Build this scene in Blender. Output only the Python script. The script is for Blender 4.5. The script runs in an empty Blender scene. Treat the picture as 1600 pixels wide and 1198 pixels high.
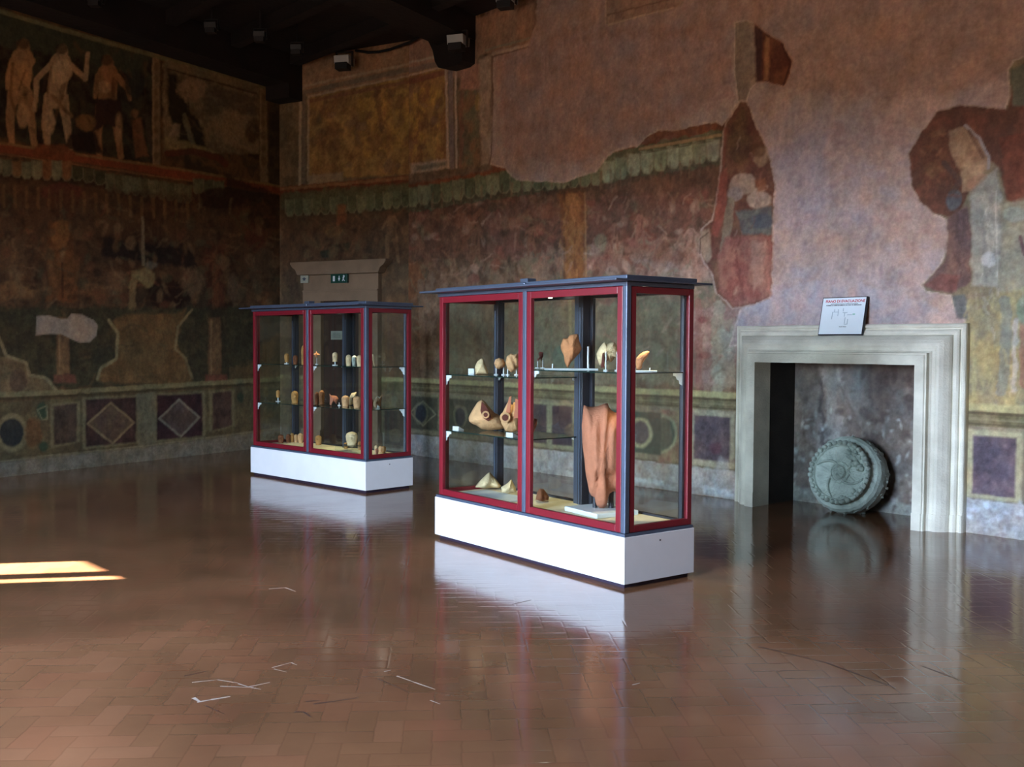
import bpy, bmesh, math, random
import numpy as np
from mathutils import Vector, Matrix
random.seed(7)
SC = bpy.context.scene
COL = SC.collection
PI = math.pi

# ------------------------------------------------------------------ camera
CAM = np.array([12.463, -8.902, 1.6]); FPX = 1620.0
_cw, _sw, _p, _r = .662041, .749468, .036459, .0055516
_X = np.array([_cw, _sw, 0]); _Y = np.array([-_sw, _cw, 0]); _Z = np.array([0, 0, 1.])
FWD = np.cos(_p)*_Y - np.sin(_p)*_Z
_U = np.sin(_p)*_Y + np.cos(_p)*_Z
RT = np.cos(_r)*_X + np.sin(_r)*_U
UP = -np.sin(_r)*_X + np.cos(_r)*_U
def ray(u, v): return RT*(u-800)/FPX + UP*(599-v)/FPX + FWD
def plane(u, v, p0, n):
    d = ray(u, v); n = np.array(n, float)
    return CAM + d*(((np.array(p0, float)-CAM)@n)/(d@n))
def on_main(u, v, y=0): return plane(u, v, (0, y, 0), (0, 1, 0))
def on_z(u, v, z=0): return plane(u, v, (0, 0, z), (0, 0, 1))
def proj(P):
    q = P - CAM; z = q@FWD
    return 800 + FPX*(q@RT)/z, 599 - FPX*(q@UP)/z
cam = bpy.data.cameras.new('camera'); co = bpy.data.objects.new('camera', cam); COL.objects.link(co)
cam.sensor_width = 36; cam.lens = FPX/1600*36; cam.clip_end = 200
co.matrix_world = Matrix(((RT[0], UP[0], -FWD[0], CAM[0]), (RT[1], UP[1], -FWD[1], CAM[1]), (RT[2], UP[2], -FWD[2], CAM[2]), (0, 0, 0, 1)))
SC.camera = co

# ------------------------------------------------------------------ materials
def lin(c):
    return tuple(((x/255)/12.92 if x/255 <= .04045 else ((x/255+.055)/1.055)**2.4) for x in c[:3])
def newmat(name):
    m = bpy.data.materials.new(name); m.use_nodes = True
    nt = m.node_tree; nt.nodes.clear()
    out = nt.nodes.new('ShaderNodeOutputMaterial'); b = nt.nodes.new('ShaderNodeBsdfPrincipled')
    nt.links.new(b.outputs[0], out.inputs[0])
    return m, nt, b, out
def mat(name, col, rough=.6, metal=0., var=.12, scale=6., bump=.1, bscale=40., spec=.5, col2=None):
    m, nt, b, out = newmat(name); L = nt.links.new; N = nt.nodes.new
    tc = N('ShaderNodeTexCoord'); nz = N('ShaderNodeTexNoise'); nz.inputs['Scale'].default_value = scale; nz.inputs['Detail'].default_value = 6
    L(tc.outputs['Object'], nz.inputs['Vector'])
    rp = N('ShaderNodeValToRGB'); c = lin(col)
    a = [x*(1-var) for x in c]; d = [min(1, x*(1+var)) for x in c] if col2 is None else lin(col2)
    rp.color_ramp.elements[0].position = .35; rp.color_ramp.elements[1].position = .65
    rp.color_ramp.elements[0].color = (*a, 1); rp.color_ramp.elements[1].color = (*d, 1)
    L(nz.outputs['Fac'], rp.inputs[0]); L(rp.outputs[0], b.inputs['Base Color'])
    b.inputs['Roughness'].default_value = rough; b.inputs['Metallic'].default_value = metal
    b.inputs['Specular IOR Level'].default_value = spec
    if bump:
        n2 = N('ShaderNodeTexNoise'); n2.inputs['Scale'].default_value = bscale; n2.inputs['Detail'].default_value = 5
        L(tc.outputs['Object'], n2.inputs['Vector'])
        bp = N('ShaderNodeBump'); bp.inputs['Strength'].default_value = bump; bp.inputs['Distance'].default_value = .02
        L(n2.outputs['Fac'], bp.inputs['Height']); L(bp.outputs[0], b.inputs['Normal'])
    return m
def glassmat(name, tint, refl=.08):
    m = bpy.data.materials.new(name); m.use_nodes = True; nt = m.node_tree; nt.nodes.clear(); L = nt.links.new; N = nt.nodes.new
    out = N('ShaderNodeOutputMaterial'); tr = N('ShaderNodeBsdfTransparent'); gl = N('ShaderNodeBsdfGlossy'); mx = N('ShaderNodeMixShader'); fr = N('ShaderNodeFresnel')
    tr.inputs[0].default_value = (*tint, 1); gl.inputs['Roughness'].default_value = .02
    g = N('ShaderNodeNewGeometry'); dt = N('ShaderNodeVectorMath'); dt.operation = 'DOT_PRODUCT'; L(g.outputs['Normal'], dt.inputs[0]); L(g.outputs['Incoming'], dt.inputs[1])
    def ma(op, a, b=None):
        n = N('ShaderNodeMath'); n.operation = op
        for k, v in enumerate((a, b)):
            if v is None: continue
            if isinstance(v, (int, float)): n.inputs[k].default_value = v
            else: L(v, n.inputs[k])
        return n.outputs[0]
    f = ma('ADD', ma('MULTIPLY', ma('POWER', ma('SUBTRACT', 1., ma('ABSOLUTE', dt.outputs['Value'])), 5.), 1-refl), refl)
    nt.nodes.remove(fr); L(f, mx.inputs[0]); L(tr.outputs[0], mx.inputs[1]); L(gl.outputs[0], mx.inputs[2]); L(mx.outputs[0], out.inputs[0])
    return m
def emitmat(name, col, s):
    m, nt, b, out = newmat(name); b.inputs['Base Color'].default_value = (*col, 1)
    b.inputs['Emission Color'].default_value = (*col, 1); b.inputs['Emission Strength'].default_value = s
    return m
M = {}
M['red'] = mat('red_enamel', (116, 20, 34), .35, 0, .06, 3, .02)
M['steel'] = mat('blue_grey_steel', (82, 94, 112), .38, .35, .08, 4, .03)
M['steeldark'] = mat('dark_steel', (44, 48, 58), .42, .3, .1, 4, .03)
M['plinth'] = mat('white_painted_board', (236, 238, 238), .45, 0, .02, 5, .02)
M['toe'] = mat('dark_purple_base', (38, 28, 48), .5)
M['cloth'] = mat('cream_board', (238, 224, 192), .8, 0, .05, 8, .05)
M['greycloth'] = mat('pale_grey_board', (205, 212, 216), .8, 0, .03, 8, .03)
M['glass'] = glassmat('case_glass', (.955, .975, .955), .05)
M['shelfglass'] = glassmat('shelf_glass', (.93, .965, .95), .04)
M['shelfedge'] = mat('green_glass_edge', (20, 48, 44), .15, 0, .1)
M['white'] = mat('white_plastic', (226, 236, 242), .4, 0, .03)
M['cream'] = mat('cream_terracotta', (222, 200, 158), .85, 0, .14, 14, .35, 60)
M['tan'] = mat('tan_terracotta', (208, 164, 118), .85, 0, .16, 14, .35, 60)
M['orange'] = mat('orange_terracotta', (208, 144, 98), .85, 0, .16, 14, .35, 60)
M['ochre'] = mat('ochre_terracotta', (178, 132, 74), .85, 0, .18, 14, .35, 60)
M['brown'] = mat('brown_terracotta', (124, 74, 46), .85, 0, .2, 14, .35, 60)
M['torso'] = mat('pink_terracotta', (190, 122, 92), .85, 0, .1, 10, .3, 50)
M['rim'] = mat('dark_red_clay', (96, 44, 34), .85, 0, .15, 14, .3, 60)
M['stone'] = mat('grey_green_stone', (172, 184, 176), .9, 0, .18, 9, .5, 45)
M['marble'] = mat('pale_fireplace_stone', (216, 212, 194), .7, 0, .16, 3, .3, 60, col2=(234, 231, 214))
M['doorstone'] = mat('brownish_door_stone', (138, 116, 92), .85, 0, .12, 4, .3, 25)
M['dark'] = mat('dark_opening', (24, 16, 12), .8, 0, .3, 2)
M['doorwood'] = mat('dark_door_leaf', (52, 30, 20), .6, 0, .3, 3)
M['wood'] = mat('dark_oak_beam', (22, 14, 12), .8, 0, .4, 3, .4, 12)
M['lampgrey'] = mat('lamp_housing_grey', (178, 184, 190), .5, .1, .05)
M['lampdark'] = mat('lamp_housing_dark', (30, 28, 32), .5, .1, .05)
M['black'] = mat('black_plastic', (18, 14, 22), .35)
M['paper'] = mat('sign_paper', (240, 250, 254), .5, 0, .01, 3, 0)
M['inkred'] = mat('red_ink', (196, 40, 66), .6, 0, 0.02, 3, 0)
M['inkgrey'] = mat('grey_ink', (70, 80, 92), .6, 0, 0.02, 3, 0)
M['inkpale'] = mat('pale_grey_ink', (168, 186, 196), .6, 0, 0.02, 3, 0)
M['inkgreen'] = mat('pale_green_ink', (176, 222, 208), .6, 0, 0.02, 3, 0)
M['exitgreen'] = mat('exit_green', (10, 70, 56), .4, 0, .03, 3, 0)
M['hearthdark'] = mat('dark_hearth_plaster', (50, 44, 40), .9, 0, .25, 3, .3)
M['wall'] = mat('plain_wall_plaster', (112, 92, 78), .9, 0, .15, 1.5, .2, 12)
M['frontwall'] = mat('plain_window_wall_plaster', (118, 98, 84), .9, 0, .15, 1.5, .2, 12)
M['bulb'] = emitmat('lit_bulb', (1, .93, .8), 3.)
M['cable'] = mat('black_cable', (10, 8, 10), .6)

# ------------------------------------------------------------------ object helpers
def link(name, me, m, parent=None, smooth=False):
    o = bpy.data.objects.new(name, me); COL.objects.link(o)
    if m is not None:
        for mm in (m if isinstance(m, (list, tuple)) else [m]): me.materials.append(mm)
    if parent: o.parent = parent
    if smooth:
        me.polygons.foreach_set('use_smooth', [True]*len(me.polygons))
    return o
def tag(o, label=None, cat=None, group=None, kind=None):
    if label: o['label'] = label
    if cat: o['category'] = cat
    if group: o['group'] = group
    if kind: o['kind'] = kind
    return o
def empty(name, loc=(0, 0, 0), rz=0):
    o = bpy.data.objects.new(name, None); COL.objects.link(o); o.location = loc; o.rotation_euler = (0, 0, rz); o.empty_display_size = .1
    return o
class MB:
    def __init__(s): s.bm = bmesh.new(); s.mi = 0
    def box(s, x0, x1, y0, y1, z0, z1, mi=0):
        vs = [s.bm.verts.new(p) for p in ((x0, y0, z0), (x1, y0, z0), (x1, y1, z0), (x0, y1, z0), (x0, y0, z1), (x1, y0, z1), (x1, y1, z1), (x0, y1, z1))]
        for f in ((3, 2, 1, 0), (4, 5, 6, 7), (0, 1, 5, 4), (1, 2, 6, 5), (2, 3, 7, 6), (3, 0, 4, 7)):
            s.bm.faces.new([vs[i] for i in f]).material_index = mi
        return s
    def prism(s, pts, axis, a, b, mi=0):
        # pts: 2D polygon; axis 'y': pts are (x,z) extruded along y; 'x': (y,z); 'z': (x,y)
        def P(p, t): return (p[0], t, p[1]) if axis == 'y' else ((t, p[0], p[1]) if axis == 'x' else (p[0], p[1], t))
        A = [s.bm.verts.new(P(p, a)) for p in pts]; B = [s.bm.verts.new(P(p, b)) for p in pts]
        n = len(pts)
        s.bm.faces.new(A).material_index = mi; s.bm.faces.new(B[::-1]).material_index = mi
        for i in range(n): s.bm.faces.new((A[i], B[i], B[(i+1) % n], A[(i+1) % n])).material_index = mi
        return s
    def cyl(s, c, r, h, n=20, r2=None, axis='z', mi=0):
        r2 = r if r2 is None else r2; A = []; B = []
        for i in range(n):
            a = 2*PI*i/n; ca, sa = math.cos(a), math.sin(a)
            f = (lambda q, t: (c[0]+q*ca, c[1]+q*sa, c[2]+t)) if axis == 'z' else ((lambda q, t: (c[0]+q*ca, c[1]+t, c[2]+q*sa)) if axis == 'y' else (lambda q, t: (c[0]+t, c[1]+q*ca, c[2]+q*sa)))
            A.append(s.bm.verts.new(f(r, 0))); B.append(s.bm.verts.new(f(r2, h)))
        s.bm.faces.new(A[::-1]).material_index = mi; s.bm.faces.new(B).material_index = mi
        for i in range(n): s.bm.faces.new((A[i], A[(i+1) % n], B[(i+1) % n], B[i])).material_index = mi
        return s
    def build(s, name, m, parent=None, bevel=0, smooth=False):
        bmesh.ops.recalc_face_normals(s.bm, faces=s.bm.faces)
        if bevel: bmesh.ops.bevel(s.bm, geom=list(s.bm.edges), offset=bevel, segments=2, affect='EDGES', profile=.5)
        me = bpy.data.meshes.new(name); s.bm.to_mesh(me); s.bm.free()
        return link(name, me, m, parent, smooth)
def tube(pts, r, n=8):
    mb = MB(); rings = []
    P = [Vector(p) for p in pts]
    for i, p in enumerate(P):
        d = (P[min(i+1, len(P)-1)] - P[max(i-1, 0)]).normalized()
        a = d.cross(Vector((0, 0, 1)));  a = a.normalized() if a.length > 1e-3 else Vector((1, 0, 0))
        b = d.cross(a).normalized()
        rings.append([mb.bm.verts.new(p + r*(a*math.cos(2*PI*k/n) + b*math.sin(2*PI*k/n))) for k in range(n)])
    for i in range(len(rings)-1):
        for k in range(n): mb.bm.faces.new((rings[i][k], rings[i][(k+1) % n], rings[i+1][(k+1) % n], rings[i+1][k]))
    mb.bm.faces.new(rings[0][::-1]); mb.bm.faces.new(rings[-1])
    return mb
def text(body, size, m, parent, loc, rot, name='lettering', bold=0.0, ext=.0008):
    cu = bpy.data.curves.new(name, 'FONT'); cu.body = body; cu.size = size; cu.align_x = 'CENTER'; cu.align_y = 'CENTER'; cu.extrude = ext; cu.offset = bold
    t = bpy.data.objects.new(name+'_tmp', cu); COL.objects.link(t)
    dg = bpy.context.evaluated_depsgraph_get(); dg.update()
    me = bpy.data.meshes.new_from_object(t.evaluated_get(dg)); bpy.data.objects.remove(t)
    me.materials.clear()
    o = link(name, me, m, parent); o.location = loc; o.rotation_euler = rot
    return o

# ------------------------------------------------------------------ numpy noise and fresco painter
def _hash(ix, iy, seed):
    h = (ix.astype(np.int64)*374761393 + iy.astype(np.int64)*668265263 + seed*982451653) & 0xffffffff
    h = ((h ^ (h >> 13))*1274126177) & 0xffffffff
    return ((h ^ (h >> 16)) & 0xffff)/65535.
def vnoise(x, y, seed=0):
    ix = np.floor(x); iy = np.floor(y); fx = x-ix; fy = y-iy; fx = fx*fx*(3-2*fx); fy = fy*fy*(3-2*fy)
    a = _hash(ix, iy, seed); b = _hash(ix+1, iy, seed); c = _hash(ix, iy+1, seed); d = _hash(ix+1, iy+1, seed)
    return (a*(1-fx)+b*fx)*(1-fy) + (c*(1-fx)+d*fx)*fy
def fbm(x, y, seed=0, o=4):
    s = 0; a = .5; t = 0
    for k in range(o):
        s = s + a*vnoise(x*2**k, y*2**k, seed+k*17); t += a; a *= .55
    return s/t
class Paint:
    """reflectance of the painted plaster, worked out vertex by vertex on the wall surface"""
    def __init__(s, V, uv):
        s.px, s.py = proj_np(V); s.u, s.v = uv; s.N = len(V); s.c = np.zeros((s.N, 3))
        s.n1 = fbm(s.u*9, s.v*9, 1)-.5; s.n2 = fbm(s.u*9+40, s.v*9, 2)-.5
        s.n3 = fbm(s.u*28, s.v*28, 5, 3)-.5; s.n4 = fbm(s.u*28, s.v*28+9, 6, 3)-.5
        s.mot = fbm(s.u*5, s.v*5, 9)-.5; s.fine = fbm(s.u*22, s.v*22, 12, 4)-.5; s.big = fbm(s.u*1.3, s.v*1.3, 21)-.5
    def base(s, cols, scale=2.5, seed=3, contrast=2.2):
        n = fbm(s.u*scale, s.v*scale, seed, 5); n = np.clip((n-.5)*contrast+.5, 0, .9999)*(len(cols)-1)
        C = np.array([lin(c) for c in cols]); i = n.astype(int); f = (n-i)[:, None]
        s.c[:] = C[i]*(1-f)+C[np.minimum(i+1, len(cols)-1)]*f
    def _mix(s, idx, col, a, col2, mot, seed=0):
        C = np.array(lin(col)); n = s.fine[idx]
        v = C[None]*(1+mot*2.2*n[:, None]+mot*1.2*s.mot[idx][:, None])
        if col2 is not None:
            k = np.clip((fbm(s.u[idx]*7+seed, s.v[idx]*7, 31+seed)-.5)*3.2+.5, 0, 1)[:, None]
            v = v*(1-k) + np.array(lin(col2))[None]*(1+mot*2*n[:, None])*k
        if np.ndim(a): a = np.asarray(a)[:, None]
        s.c[idx] = s.c[idx]*(1-a) + v*a
    def _box(s, x0, x1, y0, y1, w):
        return np.nonzero((s.px > x0-w) & (s.px < x1+w) & (s.py > y0-w) & (s.py < y1+w))[0]
    def _warp(s, idx, w):
        return s.px[idx]+w*(3.2*s.n1[idx]+1.2*s.n3[idx]), s.py[idx]+w*(3.2*s.n2[idx]+1.2*s.n4[idx])
    def poly(s, pts, col, a=1., col2=None, w=1.5, mot=.25, rim=None, rw=1.6, seed=0, soft=2.6):
        P = np.array(pts, float); idx = s._box(P[:, 0].min(), P[:, 0].max(), P[:, 1].min(), P[:, 1].max(), w*2+3)
        if not len(idx): return
        x, y = s._warp(idx, w); ins = np.zeros(len(idx), bool); n = len(P); dm = np.full(len(idx), 1e9)
        for i in range(n):
            (x1, y1), (x2, y2) = P[i], P[(i+1) % n]
            if y1 != y2:
                cr = ((y1 > y) != (y2 > y)) & (x < (x2-x1)*(y-y1)/(y2-y1)+x1); ins ^= cr
            L2 = (x2-x1)**2+(y2-y1)**2+1e-9; t = np.clip(((x-x1)*(x2-x1)+(y-y1)*(y2-y1))/L2, 0, 1)
            dm = np.minimum(dm, (x-x1-t*(x2-x1))**2+(y-y1-t*(y2-y1))**2)
        dm = np.sqrt(dm); sf = soft*(1+w*.35); al = np.clip(.5+np.where(ins, dm, -dm)/sf, 0, 1); k = al > 0
        s._mix(idx[k], col, a*al[k], col2, mot, seed)
        if rim is not None:
            al = np.clip((rw-dm)/1.6+.5, 0, 1)*(.35+.65*np.clip(.5+3*s.n1[idx]+.5, 0, 1)); k = al > 0; s._mix(idx[k], rim, .8*al[k], None, .3)
    def ell(s, cx, cy, rx, ry, col, a=1., rot=0., col2=None, w=1.2, mot=.25):
        R = max(rx, ry); idx = s._box(cx-R, cx+R, cy-R, cy+R, w*2+3)
        if not len(idx): return
        x, y = s._warp(idx, w); x = x-cx; y = y-cy; c, q = math.cos(rot), math.sin(rot)
        d = np.sqrt(((x*c+y*q)/rx)**2 + ((-x*q+y*c)/ry)**2); al = np.clip(.5+(1-d)*min(rx, ry)/(2.4*(1+w*.3)), 0, 1); k = al > 0
        s._mix(idx[k], col, a*al[k], col2, mot)
    def line(s, pts, width, col, a=1., w=.8, mot=.2, w2=None):
        P = np.array(pts, float); idx = s._box(P[:, 0].min(), P[:, 0].max(), P[:, 1].min(), P[:, 1].max(), width+w*2+2)
        if not len(idx): return
        x, y = s._warp(idx, w); al = np.zeros(len(idx)); n = len(P)-1
        for i in range(n):
            (x1, y1), (x2, y2) = P[i], P[i+1]; L2 = (x2-x1)**2+(y2-y1)**2+1e-9
            t = np.clip(((x-x1)*(x2-x1)+(y-y1)*(y2-y1))/L2, 0, 1)
            ww = width if w2 is None else width+(w2-width)*((i+t)/n)
            al = np.maximum(al, np.clip(.5+(ww/2-np.hypot(x-x1-t*(x2-x1), y-y1-t*(y2-y1)))/(1.8*(1+w*.2)), 0, 1))
        k = al > 0; s._mix(idx[k], col, a*al[k], None, mot)
    def finish(s, k=1.):
        """brush texture and blotches of the old paint, the same everywhere on the wall"""
        a = fbm(s.u*13, s.v*5, 71, 4)-.5; b = fbm(s.u*4, s.v*4, 73, 4)-.5; c = fbm(s.u*26, s.v*22, 75, 3)-.5; d = fbm(s.u*2.1, s.v*2.1, 77, 4)-.5
        s.c *= np.clip(1+k*(.55*a+.35*b+.5*c), .35, 1.8)[:, None]
        s.c *= np.clip(1+k*np.c_[.75*b+.3*a, .1*a, -.75*b-.3*d], .4, 1.7)
        s.c *= np.clip(1+k*np.c_[.25*d, .3*c-.1*d, -.2*d], .5, 1.5)
    def frame(s, pts, width, col, **k):
        s.line(list(pts)+[pts[0]], width, col, **k)
    def scallops(s, top, n, h, cols, dark, depth=1.):
        """painted hanging valance: strips with rounded bottoms along a polyline"""
        T = np.array(top, float); L = np.r_[0, np.cumsum(np.hypot(*(T[1:]-T[:-1]).T))]
        for i in range(n):
            t = L[-1]*(i+.5)/n; x = np.interp(t, L, T[:, 0]); y = np.interp(t, L, T[:, 1]); r = L[-1]/n/2
            c = cols[i % len(cols)]
            s.ell(x, y+h, r*1.15, h*.32, dark, .5, w=.6)
            s.poly([(x-r, y), (x+r, y), (x+r*.9, y+h*.8), (x+r*.5, y+h), (x-r*.5, y+h), (x-r*.9, y+h*.8)], c, w=.7, mot=.35)
            s.line([(x-r, y), (x-r*.9, y+h*.8), (x-r*.4, y+h), (x+r*.4, y+h), (x+r*.9, y+h*.8)], 1.3, (150, 140, 105), .6, w=.5)
def proj_np(V):
    q = V-CAM; z = q@FWD
    return 800+FPX*(q@RT)/z, 599-FPX*(q@UP)/z
def wallmat(name, rough=.85, spec=.25):
    m, nt, b, out = newmat(name); L = nt.links.new; N = nt.nodes.new
    at = N('ShaderNodeAttribute'); at.attribute_name = 'paint'
    tc = N('ShaderNodeTexCoord'); n = N('ShaderNodeTexNoise'); n.inputs['Scale'].default_value = 30; n.inputs['Detail'].default_value = 8; n.inputs['Roughness'].default_value = .7
    L(tc.outputs['Object'], n.inputs['Vector'])
    mr = N('ShaderNodeMapRange'); mr.inputs['From Min'].default_value = .3; mr.inputs['From Max'].default_value = .7; mr.inputs['To Min'].default_value = .8; mr.inputs['To Max'].default_value = 1.2
    L(n.outputs['Fac'], mr.inputs['Value'])
    mx = N('ShaderNodeVectorMath'); mx.operation = 'SCALE'; L(at.outputs['Color'], mx.inputs[0]); L(mr.outputs[0], mx.inputs['Scale']); L(mx.outputs[0], b.inputs['Base Color'])
    b.inputs['Roughness'].default_value = rough; b.inputs['Specular IOR Level'].default_value = spec
    n2 = N('ShaderNodeTexNoise'); n2.inputs['Scale'].default_value = 7; n2.inputs['Detail'].default_value = 9; L(tc.outputs['Object'], n2.inputs['Vector'])
    bp = N('ShaderNodeBump'); bp.inputs['Strength'].default_value = .35; bp.inputs['Distance'].default_value = .03; L(n2.outputs['Fac'], bp.inputs['Height']); L(bp.outputs[0], b.inputs['Normal'])
    return m
M['fresco'] = wallmat('painted_fresco_plaster')
M['hearth'] = wallmat('stained_hearth_plaster', .6, .4)
def gridwall(name, p0, p1, z1, step, painter, hole=None, m=None, z0=0.):
    """vertical wall p0->p1 (floor points) as a fine mesh; painter(Paint) fills its colours"""
    p0 = np.array([p0[0], p0[1], z0]); p1 = np.array([p1[0], p1[1], z0]); Ln = np.linalg.norm(p1-p0)
    nu = int(Ln/step)+1; nv = int((z1-z0)/step)+1
    U, Vv = np.meshgrid(np.linspace(0, Ln, nu), np.linspace(0, z1-z0, nv))
    U = U.ravel(); Vv = Vv.ravel(); d = (p1-p0)/Ln
    V = p0[None]+U[:, None]*d[None]+np.c_[np.zeros_like(U), np.zeros_like(U), Vv]
    P = Paint(V, (U, Vv)); painter(P)
    P.finish(.5); lum = P.c@np.array([.3, .6, .1]); P.c = P.c*.84+.16*lum[:, None]*np.array([1.06, 1.0, .9])[None]
    i = np.arange(nu-1)[None]+nu*np.arange(nv-1)[:, None]; i = i.ravel()
    F = np.c_[i, i+1, i+nu+1, i+nu]
    if hole:
        cx = V[F].mean(1); k = (cx[:, 0] > hole[0]) & (cx[:, 0] < hole[1]) & (cx[:, 2] < hole[2]); F = F[~k]
    me = bpy.data.meshes.new(name); me.vertices.add(len(V)); me.vertices.foreach_set('co', V.ravel().astype(np.float32))
    me.loops.add(F.size); me.loops.foreach_set('vertex_index', F.ravel().astype(np.int32))
    me.polygons.add(len(F)); me.polygons.foreach_set('loop_start', np.arange(0, F.size, 4, dtype=np.int32))
    me.update(calc_edges=True)
    at = me.color_attributes.new('paint', 'FLOAT_COLOR', 'POINT')
    at.data.foreach_set('color', np.c_[np.clip(P.c, .004, .9), np.ones(len(V))].ravel().astype(np.float32))
    return link(name, me, m or M['fresco'])

# ------------------------------------------------------------------ the frescoes
def zband(P, z0, z1, col, a=1., w=.006, mot=.25, col2=None, seed=0):
    v = P.v + w*(3*P.n1+P.n3); al = np.clip(.5+np.minimum(v-z0, z1-v)/.014, 0, 1); idx = np.nonzero(al > 0)[0]
    P._mix(idx, col, a*al[idx], col2, mot, seed)
PLASTER = (184, 156, 144); PLASTER2 = (192, 166, 160); RIM_HIGHLIGHT = (212, 186, 168)  # last colour: highlight painted along the broken plaster edges
def figure(P, x, y, h, flesh=(190, 140, 108), cloth=None, lean=0., arms=((-.16, .35), (.18, .42)), dark=(60, 40, 30)):
    """a loosely brushed standing figure, head at the top, h pixels tall"""
    k = h
    P.line([(x-.07*k, y+.5*k), (x-.10*k, y+.75*k), (x-.08*k, y+.98*k)], .105*k, flesh, w2=.055*k)
    P.line([(x+.06*k, y+.5*k), (x+.10*k, y+.74*k), (x+.13*k, y+.98*k)], .105*k, flesh, w2=.055*k)
    P.line([(x+lean*k, y+.17*k), (x+lean*.5*k, y+.33*k), (x, y+.52*k)], .2*k, flesh, w2=.17*k)
    P.line([(x+lean*k+.07*k, y+.22*k), (x+.04*k, y+.5*k)], .05*k, dark, a=.45)
    for ax, ay in arms: P.line([(x+lean*k+(.09*k if ax > 0 else -.09*k), y+.19*k), (x+ax*1.1*k, y+.32*k), (x+ax*k*1.2, y+ay*k)], .06*k, flesh, w2=.04*k)
    P.ell(x+lean*1.5*k, y+.07*k, .055*k, .075*k, flesh); P.ell(x+lean*1.5*k-.01*k, y+.04*k, .06*k, .05*k, dark, .7)
    if cloth: P.poly([(x-.12*k, y+.42*k), (x+.13*k, y+.42*k), (x+.16*k, y+.72*k), (x-.02*k, y+.66*k), (x-.15*k, y+.75*k)], cloth)
def speckle(P, n, box, cols, r=(1, 4), a=.6, seed=1, tall=1.):
    rd = random.Random(seed)
    for _ in range(n):
        P.ell(rd.uniform(box[0], box[2]), rd.uniform(box[1], box[3]), rd.uniform(*r), rd.uniform(*r)*tall, rd.choice(cols), a, rd.uniform(-.5, .5), w=1.5)

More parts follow.
